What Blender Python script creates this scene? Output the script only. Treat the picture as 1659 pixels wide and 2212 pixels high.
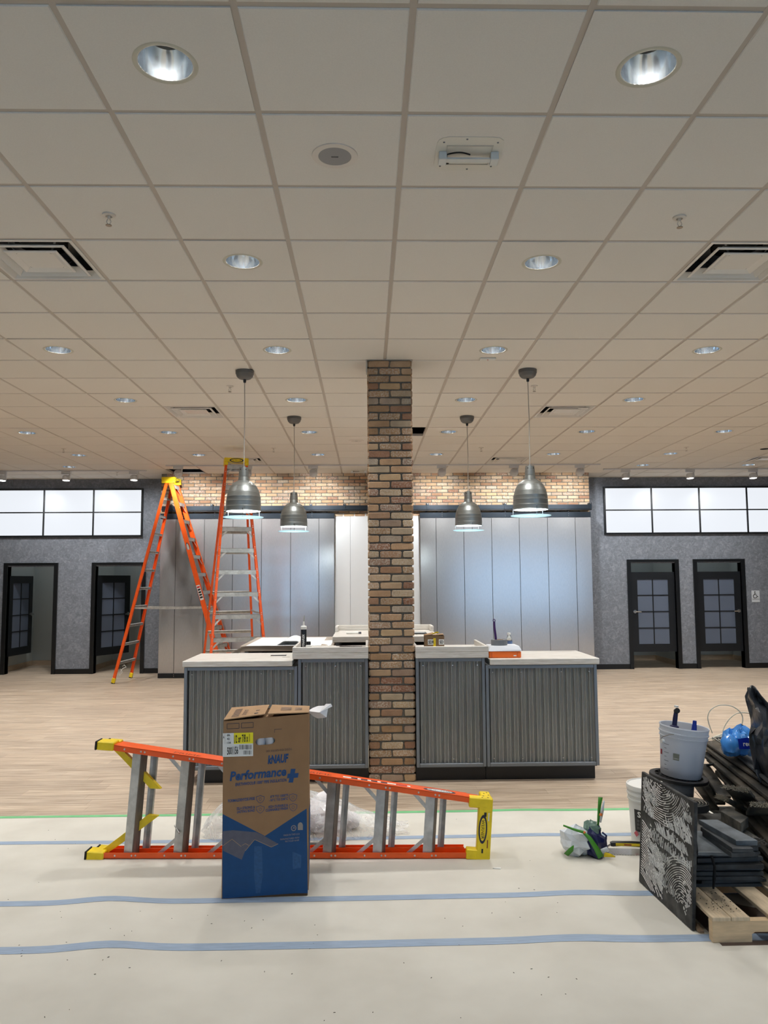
import bpy, math, random
from mathutils import Matrix, Vector
from math import sin, cos, tan, pi, radians, sqrt, atan2, exp
sc = bpy.context.scene
for o in list(bpy.data.objects): bpy.data.objects.remove(o)
col = sc.collection
RND = random.Random(11)

# ------------------------------------------------------------------ camera, light, exposure
F, TH, PS, RO, CH, CE = 1684.4, .0873, .0223, .0063, 1.692, 3.635   # solved from the ceiling grid
r0 = Vector((cos(PS), -sin(PS), 0)); f0 = Vector((sin(PS), cos(PS), 0)); zz = Vector((0, 0, 1))
fw = f0*cos(TH) + zz*sin(TH); u0 = -f0*sin(TH) + zz*cos(TH)
RV = r0*cos(RO) - u0*sin(RO); UV = r0*sin(RO) + u0*cos(RO)
cam = bpy.data.cameras.new('camera'); camo = bpy.data.objects.new('camera', cam); col.objects.link(camo)
cam.sensor_fit = 'HORIZONTAL'; cam.sensor_width = 36; cam.lens = 36*F/1659; cam.clip_start = .05; cam.clip_end = 100
m = Matrix((RV, UV, -fw)).transposed().to_4x4(); m.translation = (0, 0, CH); camo.matrix_world = m
sc.camera = camo
w = bpy.data.worlds.new('sky'); sc.world = w; w.use_nodes = True
w.node_tree.nodes['Background'].inputs[0].default_value = (.42, .67, 1.0, 1)
w.node_tree.nodes['Background'].inputs[1].default_value = 2.6
sc.view_settings.view_transform = 'Standard'; sc.view_settings.look = 'None'
sc.view_settings.exposure = 0.0; sc.view_settings.gamma = 1.0; sc.view_settings.use_curve_mapping = False
sc.cycles.use_denoising = True
sc.cycles.max_bounces = 6; sc.cycles.diffuse_bounces = 4; sc.cycles.glossy_bounces = 3; sc.cycles.caustics_reflective = False; sc.cycles.caustics_refractive = False
sc.cycles.use_adaptive_sampling = True; sc.cycles.adaptive_threshold = .12; sc.cycles.adaptive_min_samples = 16
sc.cycles.transparent_max_bounces = 12; sc.cycles.sample_clamp_indirect = 4
DOWN_W, TRACK_W, PEND_W, ROOM_W, PANEL_E = 24.5, 82.0, 24.0, 5.0, .92

def proj(p):
    d = Vector(p) - Vector((0, 0, CH)); k = d.dot(fw)
    return (829.5 + F*d.dot(RV)/k, 1106 - F*d.dot(UV)/k) if k > .05 else (-9e9, -9e9)
def inframe(p, m=0):
    x, y = proj(p); return -m < x < 1659+m and -m < y < 2212+m

# ------------------------------------------------------------------ materials
def lin(c):
    return tuple((v/255/12.92 if v/255 <= .04045 else ((v/255+.055)/1.055)**2.4) for v in c)
def newmat(name):
    m = bpy.data.materials.new(name); m.use_nodes = True
    nt = m.node_tree; return m, nt, nt.nodes['Principled BSDF']
def nd(nt, t, **k):
    n = nt.nodes.new(t)
    for a, v in k.items():
        if a in n.inputs: n.inputs[a].default_value = v
        else: setattr(n, a, v)
    return n
def coords(nt, kind, scale=(1, 1, 1), rnd=False):
    if kind == 'pos': o = nt.nodes.new('ShaderNodeNewGeometry').outputs['Position']
    else: o = nt.nodes.new('ShaderNodeTexCoord').outputs['Object']
    if rnd:
        a = nd(nt, 'ShaderNodeVectorMath', operation='MULTIPLY_ADD'); a.inputs[1].default_value = (37, 17, 53)
        oi = nt.nodes.new('ShaderNodeObjectInfo'); c = nt.nodes.new('ShaderNodeCombineXYZ')
        for i in range(3): nt.links.new(oi.outputs['Random'], c.inputs[i])
        nt.links.new(c.outputs[0], a.inputs[0]); nt.links.new(o, a.inputs[2]); o = a.outputs[0]
    mp = nt.nodes.new('ShaderNodeMapping'); mp.inputs['Scale'].default_value = scale
    nt.links.new(o, mp.inputs['Vector']); return mp.outputs[0]
def ramp(nt, fac, stops):
    r = nt.nodes.new('ShaderNodeValToRGB'); e = r.color_ramp.elements
    e[0].position, e[0].color = stops[0][0], (*stops[0][1], 1)
    e[1].position, e[1].color = stops[-1][0], (*stops[-1][1], 1)
    for p, c in stops[1:-1]:
        x = e.new(p); x.color = (*c, 1)
    nt.links.new(fac, r.inputs[0]); return r.outputs[0]
def mixc(nt, fac, a, b, mode='MIX'):
    x = nt.nodes.new('ShaderNodeMix'); x.data_type = 'RGBA'; x.blend_type = mode
    for s, v in ((0, fac), (6, a), (7, b)):
        if hasattr(v, 'is_linked'): nt.links.new(v, x.inputs[s])
        elif s == 0: x.inputs[0].default_value = v
        else: x.inputs[s].default_value = (*v, 1)
    return x.outputs[2]
def noise(nt, vec, scale, detail=3, rough=.55, dist=0):
    n = nd(nt, 'ShaderNodeTexNoise', Scale=scale, Detail=detail, Roughness=rough, Distortion=dist)
    nt.links.new(vec, n.inputs['Vector']); return n.outputs[0]
def bump(nt, b, h, strength=.3, dist=.002):
    n = nd(nt, 'ShaderNodeBump', Strength=strength, Distance=dist)
    nt.links.new(h, n.inputs['Height']); nt.links.new(n.outputs[0], b.inputs['Normal'])
MATS = {}
def mat(name, c, rough=.5, metal=0, var=0, vs=20, stretch=(1, 1, 1), rnd=0, bmp=0, bs=None, bd=.002, coord='obj', spec=None, c2=None, lo=.35, hi=.65, emit=0, island=False):
    if name in MATS: return MATS[name]
    m, nt, b = newmat(name); L = lin(c)
    b.inputs['Base Color'].default_value = (*L, 1); b.inputs['Roughness'].default_value = rough; b.inputs['Metallic'].default_value = metal
    if spec is not None: b.inputs['Specular IOR Level'].default_value = spec
    if emit:
        b.inputs['Emission Color'].default_value = (*L, 1); b.inputs['Emission Strength'].default_value = emit
    out = None
    if var or bmp or c2:
        v = coords(nt, coord, stretch, rnd > 0 and coord == 'obj')
    if var or c2:
        nz = noise(nt, v, vs, 4)
        a = tuple(x*(1-var) for x in L); z = lin(c2) if c2 else tuple(min(1, x*(1+var)) for x in L)
        out = ramp(nt, nz, [(lo, a), (hi, z)])
    if rnd:
        oi = nt.nodes.new('ShaderNodeNewGeometry').outputs['Random Per Island'] if island else nt.nodes.new('ShaderNodeObjectInfo').outputs['Random']
        r = ramp(nt, oi, [(0, (1-rnd,)*3), (1, (1+rnd,)*3)])
        out = mixc(nt, 1.0, out if out else L, r, 'MULTIPLY')
    if out: nt.links.new(out, b.inputs['Base Color'])
    if bmp: bump(nt, b, noise(nt, v, bs or vs, 3), bmp, bd)
    MATS[name] = m; return m

# ------------------------------------------------------------------ mesh building
class MB:
    def __init__(s): s.v = []; s.f = []; s.mi = []; s.cur = 0
    def add(s, vs, fs, M=None):
        n = len(s.v); s.v += [tuple(M @ Vector(p)) for p in vs] if M is not None else [tuple(p) for p in vs]
        s.f += [tuple(i+n for i in f) for f in fs]; s.mi += [s.cur]*len(fs); return s
    def box(s, x0, x1, y0, y1, z0, z1, M=None, c=0):
        if c <= 0:
            return s.add([(x, y, z) for z in (z0, z1) for y in (y0, y1) for x in (x0, x1)],
                  [(0, 2, 3, 1), (4, 5, 7, 6), (0, 1, 5, 4), (2, 6, 7, 3), (0, 4, 6, 2), (1, 3, 7, 5)], M)
        vs = []; fs = []
        X, Y, Z = (x0, x1), (y0, y1), (z0, z1); sg = (1, -1)
        idx = {}
        for i in range(2):
            for j in range(2):
                for k in range(2):
                    for a in range(3):
                        p = [X[i], Y[j], Z[k]]; t = (i, j, k)
                        for d in range(3):
                            if d != a: p[d] += sg[t[d]]*c
                        idx[i, j, k, a] = len(vs); vs.append(p)
        q = [(0, 0), (1, 0), (1, 1), (0, 1)]
        for a in range(3):
            o = [d for d in range(3) if d != a]
            for e in range(2):
                f = []
                for u, v in q:
                    t = [0, 0, 0]; t[a] = e; t[o[0]] = u; t[o[1]] = v; f.append(idx[(*t, a)])
                if (e == 0) != (a == 1): f.reverse()
                fs.append(f)
        for a in range(3):
            o = [d for d in range(3) if d != a]
            for u in range(2):
                for v in range(2):
                    t0 = [0, 0, 0]; t1 = [0, 0, 0]; t0[a] = 0; t1[a] = 1
                    t0[o[0]] = t1[o[0]] = u; t0[o[1]] = t1[o[1]] = v
                    fs.append([idx[(*t0, o[0])], idx[(*t1, o[0])], idx[(*t1, o[1])], idx[(*t0, o[1])]])
        for i in range(2):
            for j in range(2):
                for k in range(2): fs.append([idx[i, j, k, 0], idx[i, j, k, 1], idx[i, j, k, 2]])
        return s.add(vs, fs, M)
    def beam(s, p, q, wx, wy, up=(0, 0, 1), c=0):
        p = Vector(p); q = Vector(q); d = q-p; L = d.length; d.normalize(); u = Vector(up)
        x = u.cross(d)
        if x.length < 1e-5: x = Vector((1, 0, 0)).cross(d)
        x.normalize(); y = d.cross(x)
        M = Matrix((x, y, d)).transposed().to_4x4(); M.translation = p
        return s.box(-wx/2, wx/2, -wy/2, wy/2, 0, L, M, c)
    def tube(s, pts, r, n=8, closed=False, caps=True):
        pts = [Vector(p) for p in pts]; m = len(pts); rs = r if isinstance(r, (list, tuple)) else [r]*m
        vs = []; pn = None
        for i, p in enumerate(pts):
            a = pts[i-1] if (i or closed) else p; b = pts[(i+1) % m] if (i < m-1 or closed) else p
            t = (b-a); t = t.normalized() if t.length > 1e-9 else Vector((0, 0, 1))
            if pn is None:
                pn = t.orthogonal().normalized()
            pn = (pn - t*pn.dot(t)); pn = pn.normalized() if pn.length > 1e-6 else t.orthogonal().normalized()
            bn = t.cross(pn)
            vs += [p + (pn*cos(2*pi*k/n) + bn*sin(2*pi*k/n))*rs[i] for k in range(n)]
        fs = []
        for i in range(m if closed else m-1):
            j = (i+1) % m
            fs += [(i*n+k, i*n+(k+1) % n, j*n+(k+1) % n, j*n+k) for k in range(n)]
        if caps and not closed: fs += [tuple(range(n))[::-1], tuple((m-1)*n+k for k in range(n))]
        return s.add(vs, fs)
    def lathe(s, prof, n=24, M=None, cap0=False, cap1=False):
        vs = [(r*cos(2*pi*k/n), r*sin(2*pi*k/n), z) for r, z in prof for k in range(n)]; m = len(prof)
        fs = [(i*n+k, i*n+(k+1) % n, (i+1)*n+(k+1) % n, (i+1)*n+k) for i in range(m-1) for k in range(n)]
        if cap0: fs.append(tuple(range(n))[::-1])
        if cap1: fs.append(tuple((m-1)*n+k for k in range(n)))
        return s.add(vs, fs, M)
    def prism(s, pts, ext, M=None):
        n = len(pts); e = Vector(ext); vs = [Vector(p) for p in pts]; vs += [v+e for v in vs]
        fs = [tuple(range(n))[::-1], tuple(range(n, 2*n))] + [(i, (i+1) % n, n+(i+1) % n, n+i) for i in range(n)]
        return s.add(vs, fs, M)
    def grid(s, fn, nu, nv, closed_u=False):
        vs = [fn(i/nu, j/nv) for j in range(nv+1) for i in range(nu+1)]; w = nu+1
        return s.add(vs, [(j*w+i, j*w+i+1, (j+1)*w+i+1, (j+1)*w+i) for j in range(nv) for i in range(nu)])
    def mesh(s, name, mats=None, smooth=None):
        me = bpy.data.meshes.new(name); me.from_pydata(s.v, [], s.f); me.update()
        for m in (mats if isinstance(mats, (list, tuple)) else [mats] if mats else []): me.materials.append(m)
        if any(s.mi): me.polygons.foreach_set('material_index', s.mi)
        if smooth is not None:
            me.polygons.foreach_set('use_smooth', [True]*len(me.polygons)); me.set_sharp_from_angle(angle=radians(smooth))
        return me
    def build(s, name, mats, parent=None, smooth=None, M=None):
        return place(name, s.mesh(name, mats, smooth), parent, M)
def place(name, me, parent=None, M=None):
    o = bpy.data.objects.new(name, me); col.objects.link(o)
    if parent: o.parent = parent
    if M is not None: o.matrix_local = M
    return o
def tag(o, label=None, cat=None, group=None, kind=None):
    for k, v in (('label', label), ('category', cat), ('group', group), ('kind', kind)):
        if v: o[k] = v
    return o
def thing(name, label, cat, loc=(0, 0, 0), rz=0, group=None, M=None):
    o = bpy.data.objects.new(name, None); col.objects.link(o); o.empty_display_size = .1
    if M is not None: o.matrix_world = M
    else: o.location = loc; o.rotation_euler = (0, 0, rz)
    return tag(o, label, cat, group)
def T(x, y, z): return Matrix.Translation((x, y, z))
def RX(a): return Matrix.Rotation(a, 4, 'X')
def RY(a): return Matrix.Rotation(a, 4, 'Y')
def RZ(a): return Matrix.Rotation(a, 4, 'Z')
def copytree(o, parent=None):
    c = o.copy(); col.objects.link(c); c.parent = parent
    for ch in list(o.children): copytree(ch, c)
    return c
ORD = ['first', 'second', 'third', 'fourth', 'fifth', 'sixth', 'seventh', 'eighth', 'ninth', 'tenth', 'eleventh', 'twelfth', 'thirteenth', 'fourteenth', 'fifteenth', 'sixteenth']
DG = None
def text(s, w, h, material, parent, M, name='lettering', bold=0.0, shear=0.0, align='L', ext=.0003, keep=False):
    """flat lettering fitted to w x h (x right, y up in local M, origin at left-bottom)"""
    cu = bpy.data.curves.new('t', 'FONT'); cu.body = s; cu.size = 1; cu.offset = bold; cu.shear = shear; cu.resolution_u = 2; cu.extrude = 0
    o = bpy.data.objects.new('t', cu); col.objects.link(o)
    dg = bpy.context.evaluated_depsgraph_get(); me = bpy.data.meshes.new_from_object(o.evaluated_get(dg))
    bpy.data.objects.remove(o); bpy.data.curves.remove(cu)
    xs = [v.co.x for v in me.vertices]; ys = [v.co.y for v in me.vertices]
    x0, x1, y0, y1 = min(xs), max(xs), min(ys), max(ys)
    sx = w/(x1-x0) if w else h/(y1-y0); sy = h/(y1-y0) if h else sx
    for v in me.vertices: v.co = ((v.co.x-x0)*sx, (v.co.y-y0)*sy, ext)
    me.materials.clear(); me.materials.append(material); me.name = name
    me.transform(M); return place(name, me, parent)
# ------------------------------------------------------------------ the room shell
WY, BY, DY = 14.76, 14.06, 13.98            # back wall, brick bay, barn-door front
XL, XR, YF, YR, TOP = -9.0, 9.2, -4.2, 16.4, 4.25
TS, GX, GY = .6096, .166, 2.4842           # ceiling module and its origin

def plank_mat(name, island):
    m, nt, b = newmat(name)
    v = coords(nt, 'pos', (1.1, 26, 1)); n1 = noise(nt, v, 2.2, 5, .6, .3)
    v2 = coords(nt, 'pos', (.5, 5, 1)); n2 = noise(nt, v2, 2.0, 3)
    c = ramp(nt, n1, [(.30, lin((134, 116, 97))), (.45, lin((178, 160, 139))), (.60, lin((200, 184, 164))), (.75, lin((213, 200, 183)))])
    c = mixc(nt, 1.0, c, ramp(nt, n2, [(.3, (.86, .84, .83)), (.7, (1.08, 1.08, 1.08))]), 'MULTIPLY')
    r = nt.nodes.new('ShaderNodeNewGeometry').outputs['Random Per Island'] if island else nt.nodes.new('ShaderNodeObjectInfo').outputs['Random']
    c = mixc(nt, 1.0, c, ramp(nt, r, [(0, (.90, .89, .88)), (.5, (1, 1, 1)), (1, (1.07, 1.06, 1.04))]), 'MULTIPLY')
    nt.links.new(c, b.inputs['Base Color']); b.inputs['Roughness'].default_value = .42; b.inputs['Specular IOR Level'].default_value = .35
    bump(nt, b, n1, .12, .001); return m
M_PLANK, M_PLANKI = plank_mat('vinyl plank', False), plank_mat('vinyl plank far', True)
M_SLAB = mat('floor joint', (86, 70, 54), .8)
floor = MB().box(XL, XR, YF, YR, -.2, -.004).build('floor', M_SLAB); tag(floor, 'wood-look plank floor of the store', kind='structure')
PW, PL = .152, .914
def plank(mb, x0, x1, y0, y1):
    g, h = .0012, -.0015
    mb.add([(x0, y0, h), (x1, y0, h), (x1, y1, h), (x0, y1, h), (x0+g, y0+g, 0), (x1-g, y0+g, 0), (x1-g, y1-g, 0), (x0+g, y1-g, 0)],
           [(4, 5, 6, 7), (0, 1, 5, 4), (1, 2, 6, 5), (2, 3, 7, 6), (3, 0, 4, 7)])
pm = MB(); plank(pm, 0, PL, 0, PW); pm = pm.mesh('plank', M_PLANK)
far = MB(); cnt = 0; y = 5.55
while y < YR-.1:
    off = RND.random()*PL; x = XL - off
    while x < XR:
        a, b_ = max(x, XL), min(x+PL, XR)
        hid = (-1.4 < a and b_ < 1.9 and 6.9 < y < 8) or y > 14.6
        if cnt < 300 and not hid and b_-a > PL*.98 and (inframe((a, y, 0)) or inframe((b_, y, 0))):
            place('plank', pm, floor, T(a, y, 0)); cnt += 1
        elif b_-a > .02: plank(far, a, b_, y, min(y+PW, YR))
        x += PL
    y += PW
tag(far.build('plank_field', M_PLANKI, floor), kind='stuff')

# walls
def wallcover():
    m, nt, b = newmat('grey wallcovering')
    v = coords(nt, 'pos', (1, 1, 1)); v2 = coords(nt, 'pos', (9, 9, 40)); v3 = coords(nt, 'pos', (40, 40, 9))
    n = noise(nt, v, 14, 5, .7, 1.2); h = noise(nt, v2, 2.2, 3); k = noise(nt, v3, 2.2, 3)
    c = ramp(nt, n, [(.34, lin((112, 116, 123))), (.52, lin((126, 130, 138))), (.70, lin((148, 152, 160)))])
    hk = ramp(nt, h, [(.4, (.93,)*3), (.68, (1.08,)*3)]); kk = ramp(nt, k, [(.4, (.95,)*3), (.68, (1.06,)*3)])
    c = mixc(nt, 1, mixc(nt, 1, c, hk, 'MULTIPLY'), kk, 'MULTIPLY')
    nt.links.new(c, b.inputs['Base Color']); b.inputs['Roughness'].default_value = .7; b.inputs['Specular IOR Level'].default_value = .25; return m
M_WALL = wallcover()
M_PAINT = mat('off-white paint', (214, 214, 208), .7, var=.02, vs=3, coord='pos')
M_BLACK = mat('black laminate', (13, 15, 18), .38)
M_TRIMB = mat('black door trim', (10, 12, 14), .35)
WT = .12
doors = [(-6.775, -5.775, 1), (-5.145, -4.145, 2), (4.94, 5.93, 3), (6.21, 7.2, 4)]    # outer faces of the casings
DH, CW = 2.055, .07
wb = MB(); xs = [XL]
for a, b_, n in doors: xs += [a+CW, b_-CW]
xs.append(XR)
for i in range(0, len(xs), 2): wb.box(xs[i], xs[i+1], WY, WY+WT, 0, TOP)
for a, b_, n in doors: wb.box(a+CW, b_-CW, WY, WY+WT, DH-CW, TOP)
tag(wb.build('wall_back', M_WALL), 'grey textured wallcovering on the rear wall', kind='structure')
tag(MB().box(XL-.15, XL, YF, YR, 0, TOP).build('wall_left', M_WALL), kind='structure')
tag(MB().box(XR, XR+.15, YF, YR, 0, TOP).build('wall_right', M_WALL), kind='structure')
tag(MB().box(XL, XR, YR, YR+.1, 0, TOP).build('wall_rear_rooms', M_PAINT), kind='structure')
tag(MB().box(XL-.15, XR+.15, YF-.15, YR+.1, TOP, TOP+.1).build('roof_deck', mat('dark roof deck', (40, 42, 48), .9)), kind='structure')
# shop front behind the viewer: openings to the daylight
fr = MB(); op = [(-4.5, -1.9), (3.7, 9.0)]; ex = [XL] + [v for o in op for v in o] + [XR]
for i in range(0, len(ex), 2): fr.box(ex[i], ex[i+1], YF-.15, YF, 0, TOP)
for a, b_ in op: fr.box(a, b_, YF-.15, YF, 3.0, TOP).box(a, b_, YF-.15, YF, 0, .15)
tag(fr.build('wall_front', M_PAINT), kind='structure')
# black baseboards
for i in range(0, len(xs), 2):
    a, b_ = xs[i]-(CW if i else 0)+CW*0, xs[i+1]
    x0 = xs[i]+(0 if i == 0 else CW); x1 = xs[i+1]-(0 if i == len(xs)-2 else CW)
    tag(MB().box(x0, x1, WY-.014, WY-.001, 0, .095, c=.003).build('baseboard_back', M_TRIMB), kind='structure')
# fitting rooms behind the doors
rooms = [(-6.87, -5.32), (-5.24, -3.72), (4.55, 6.03), (6.11, 7.65)]
M_ROOM = mat('fitting room paint', (182, 188, 186), .7)
M_WOODB = mat('wood-look base', (186, 164, 138), .5, var=.15, vs=4, stretch=(2, 2, 30), coord='pos')
for k, (a, b_) in enumerate(rooms):
    r = MB().box(a-.07, a, WY+WT, YR, 0, 3.4).box(b_, b_+.07, WY+WT, YR, 0, 3.4).box(a, b_, YR-.05, YR-.002, 0, 3.4)
    o = tag(r.build('wall_fitting_room', M_ROOM), kind='structure')
    t = MB().box(a, a+.012, WY+WT, YR-.05, 0, .1).box(b_-.012, b_, WY+WT, YR-.05, 0, .1).box(a+.012, b_-.012, YR-.062, YR-.05, 0, .1)
    tag(t.build('baseboard_fitting_room', M_WOODB), kind='structure')
    la = bpy.data.lights.new('added room lamp', 'AREA'); la.shape = 'DISK'; la.size = .2; la.energy = ROOM_W; la.color = (.93, .98, 1)
    root = thing('added_room_lamp', 'added unseen lamp brightening the %s fitting room from the left' % ORD[k], 'lamp', ((a+b_)/2, 15.7, 3.3))  # unseen lamp added to brighten the room interior
    MB().lathe([(.0, .06), (.13, .06), (.13, .02), (.12, 0), (.105, 0), (.105, .01)], 24).build('housing', M_PAINT, root, 40)
    lo = bpy.data.objects.new('lamp_light', la); col.objects.link(lo); lo.parent = root; lo.location = (0, 0, .012)
    tag(MB().box(a-.07, b_+.07, WY+WT, YR, 3.4, 3.45).build('ceiling_fitting_room', M_PAINT), kind='structure')

# doors
M_DOOR = mat('black painted door', (14, 17, 21), .42)
def frosted():
    m, nt, b = newmat('frosted glass'); b.inputs['Base Color'].default_value = (*lin((112, 122, 140)), 1); b.inputs['Roughness'].default_value = .45
    t = nd(nt, 'ShaderNodeBsdfTranslucent'); t.inputs[0].default_value = (*lin((140, 152, 170)), 1)
    x = nd(nt, 'ShaderNodeMixShader'); x.inputs[0].default_value = .35
    nt.links.new(b.outputs[0], x.inputs[1]); nt.links.new(t.outputs[0], x.inputs[2]); nt.links.new(x.outputs[0], nt.nodes['Material Output'].inputs[0]); return m
M_FROST = frosted(); M_CHROME = mat('satin chrome', (200, 200, 198), .22, 1)
def door(n, a, b_, hinge, ang):
    root = tag(bpy.data.objects.new('door_%d' % n, None), kind='structure'); col.objects.link(root)
    fx = MB().box(a, a+CW, WY-.03, WY+WT+.02, 0, DH).box(b_-CW, b_, WY-.03, WY+WT+.02, 0, DH).box(a+CW, b_-CW, WY-.03, WY+WT+.02, DH-CW*.72, DH)
    fx.build('door_frame', M_TRIMB, root)
    w_, h0, h1, th = b_-a-2*CW-.01, .315, 1.817, .04
    lm = Matrix()
    # leaf local: x 0..w_, y 0..th (front face y=0)
    leaf = MB(); sx, tr, br = .125, .14, .145; ix0, ix1, iz0, iz1 = sx, w_-sx, h0+br, h1-tr
    leaf.box(0, sx, 0, th, h0, h1).box(w_-sx, w_, 0, th, h0, h1).box(sx, w_-sx, 0, th, h0, iz0).box(sx, w_-sx, 0, th, iz1, h1)
    if hinge == 'L': Mx = T(a+CW+.005, WY+WT-.03, 0) @ RZ(ang)
    else: Mx = T(a+CW+.005, WY+.03, 0)
    lo = leaf.build('leaf', M_DOOR, root, M=Mx)
    mb = .018; cw = (ix1-ix0-mb)/2; ch = (iz1-iz0-3*mb)/4
    mu = MB().box(ix0+cw, ix0+cw+mb, .004, th-.004, iz0, iz1)
    mu.build('muntin', M_DOOR, lo)
    for r in range(1, 4):
        z = iz0+r*(ch+mb)-mb; MB().box(ix0, ix0+cw, .004, th-.004, z, z+mb).box(ix0+cw+mb, ix1, .004, th-.004, z, z+mb).build('muntin', M_DOOR, lo)
    for r in range(4):
        for c in range(2):
            x = ix0+c*(cw+mb); z = iz0+r*(ch+mb); MB().box(x, x+cw, .013, .027, z, z+ch).build('pane', M_FROST, lo)
    s = 1 if hinge == 'L' or n == 4 else -1
    kx = w_-.06 if s > 0 else .06
    h = MB().lathe([(0, -.02), (.033, -.02), (.035, -.008), (.035, 0)], 20, T(kx, 0, 1.07) @ RX(pi/2) @ RX(pi))
    h.lathe([(.012, 0), (.012, .05)], 12, T(kx, -.012, 1.07) @ RX(pi/2), cap1=True)
    h.tube([(kx, -.055, 1.07), (kx-s*.03, -.06, 1.07), (kx-s*.075, -.058, 1.068), (kx-s*.11, -.052, 1.066)], [.013, .012, .011, .009], 8)
    h.build('handle', M_CHROME, lo, 40)
    for z in (.45, 1.0, 1.65):
        hx = -.012 if s > 0 and hinge == 'L' else (w_ if s < 0 else -.012)
        MB().box(hx, hx+.014, .008, th-.008, z, z+.09).build('hinge', M_BLACK, lo)
    if n == 1: return root
for a, b_, n in doors: door(n, a, b_, 'L' if n < 3 else 'F', radians({1: 85, 2: 63}.get(n, 0)))

# lit clerestory panels
M_GLOW = mat('backlit acrylic', (52, 54, 58), .3); _b = M_GLOW.node_tree.nodes['Principled BSDF']; _b.inputs['Emission Color'].default_value = (.90, .94, 1, 1); _b.inputs['Emission Strength'].default_value = PANEL_E
def litwindow(n, x0, step, cols):
    root = tag(bpy.data.objects.new('window_%d' % n, None), kind='structure'); col.objects.link(root)
    z0, z1, zm, b = 2.535, 3.45, 2.998, .032; x1 = x0+step*cols
    f = MB().box(x0, x1, WY-.05, WY-.001, z0, z0+b).box(x0, x1, WY-.05, WY-.001, z1-b, z1).box(x0, x0+b, WY-.05, WY-.001, z0+b, z1-b).box(x1-b, x1, WY-.05, WY-.001, z0+b, z1-b)
    f.build('window_frame', M_TRIMB, root)
    for k in range(1, cols): MB().box(x0+k*step-.012, x0+k*step+.012, WY-.048, WY-.002, z0+b, z1-b).build('mullion', M_TRIMB, root)
    for k in range(cols):
        a = x0+k*step+(b if k == 0 else .012); c = x0+(k+1)*step-(b if k == cols-1 else .012)
        MB().box(a, c, WY-.046, WY-.002, zm-.011, zm+.011).build('glazing_bar', M_TRIMB, root)
        MB().box(a, c, WY-.02, WY-.004, z0+b, zm-.011).build('pane', M_GLOW, root)
        MB().box(a, c, WY-.02, WY-.004, zm+.011, z1-b).build('pane', M_GLOW, root)
litwindow(1, -4.213-.925*4, .925, 4); litwindow(2, 4.527, .921, 4)

# accessible sign beside the last door, green plates in the fitting rooms
sg = thing('accessible_sign', 'white sign with black wheelchair symbol beside the rightmost door', 'sign', (7.312, WY, 1.232))
MB().box(0, .155, -.005, -.0005, 0, .222, c=.002).build('plate', mat('sign white', (206, 210, 214), .4), sg)
M_INK = mat('black ink', (16, 16, 18), .5)
sy = MB(); cx, cz = .066, .115
arc = [(cx+.036*cos(radians(t)), -.0065, cz+.036*sin(radians(t))) for t in range(100, 371, 15)]
sy.tube(arc, .0055, 6).tube([(cx-.003, -.0065, cz+.075), (cx-.002, -.0065, cz+.026), (cx+.025, -.0065, cz+.024), (cx+.044, -.0065, cz-.014), (cx+.06, -.0065, cz-.008)], .0055, 6)
sy.tube([(cx-.002, -.0065, cz+.046), (cx+.02, -.0065, cz+.044)], .0045, 6)
sy.lathe([(0, 0), (.010, 0), (.010, .002), (0, .002)], 12, T(cx, -.0052, cz+.082) @ RX(pi/2))
sy.build('wheelchair_symbol', M_INK, sg)
MB().box(.008, .15, -.0062, -.005, .050, .056).build('lettering', M_INK, sg); MB().box(.004, .15, -.0062, -.005, .074, .077).build('rule', mat('grey ink', (120, 122, 122)), sg)
for x, n in ((-5.47, 'leftmost'), (-3.95, 'second')):
    tag(MB().box(x-.35, x-.28, YR-.06, YR-.051, 1.30, 1.36, c=.004).build('wall_plate', mat('green plate', (20, 70, 40), .5)), 'small dark green plate on the wall inside the %s open door' % n, 'plate')

# ------------------------------------------------------------------ brick bay with sliding panels
def brick_mat(name, island, dark):
    m, nt, b = newmat(name); k = dark
    r = nt.nodes.new('ShaderNodeNewGeometry').outputs['Random Per Island'] if island else nt.nodes.new('ShaderNodeObjectInfo').outputs['Random']
    base = ramp(nt, r, [(0, lin((158, 120, 94))), (.16, lin((188, 154, 120))), (.33, lin((164, 132, 100))), (.48, lin((196, 168, 136))), (.62, lin((146, 104, 82))), (.78, lin((182, 168, 148))), (1, lin((194, 164, 126)))])
    v = coords(nt, 'pos'); n1 = noise(nt, v, 70, 4, .7); n2 = noise(nt, v, 9, 2, .5)
    wash = nd(nt, 'ShaderNodeMath', operation='MULTIPLY'); nt.links.new(ramp(nt, n1, [(.46, (0, 0, 0)), (.60, (1, 1, 1))]), wash.inputs[0])
    r2 = nd(nt, 'ShaderNodeMath', operation='FRACT'); mm = nd(nt, 'ShaderNodeMath', operation='MULTIPLY'); mm.inputs[1].default_value = 7.31
    nt.links.new(r, mm.inputs[0]); nt.links.new(mm.outputs[0], r2.inputs[0])
    nt.links.new(ramp(nt, r2.outputs[0], [(.35, (.06,)*3), (.7, (.75,)*3)]), wash.inputs[1])
    c = mixc(nt, wash.outputs[0], base, lin((206, 196, 180)))
    c = mixc(nt, 1, c, ramp(nt, n2, [(.3, (.8*k,)*3), (.7, (1.05*k,)*3)]), 'MULTIPLY')
    nt.links.new(c, b.inputs['Base Color']); b.inputs['Roughness'].default_value = .9; b.inputs['Specular IOR Level'].default_value = .1
    bump(nt, b, n1, .8, .004); return m
M_BRK, M_BRKI = brick_mat('brick', False, 1.0), brick_mat('brick field', True, 1.0)
M_MORT = mat('mortar', (112, 108, 100), .95, var=.12, vs=60, coord='pos', bmp=.5, bs=120)
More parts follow.
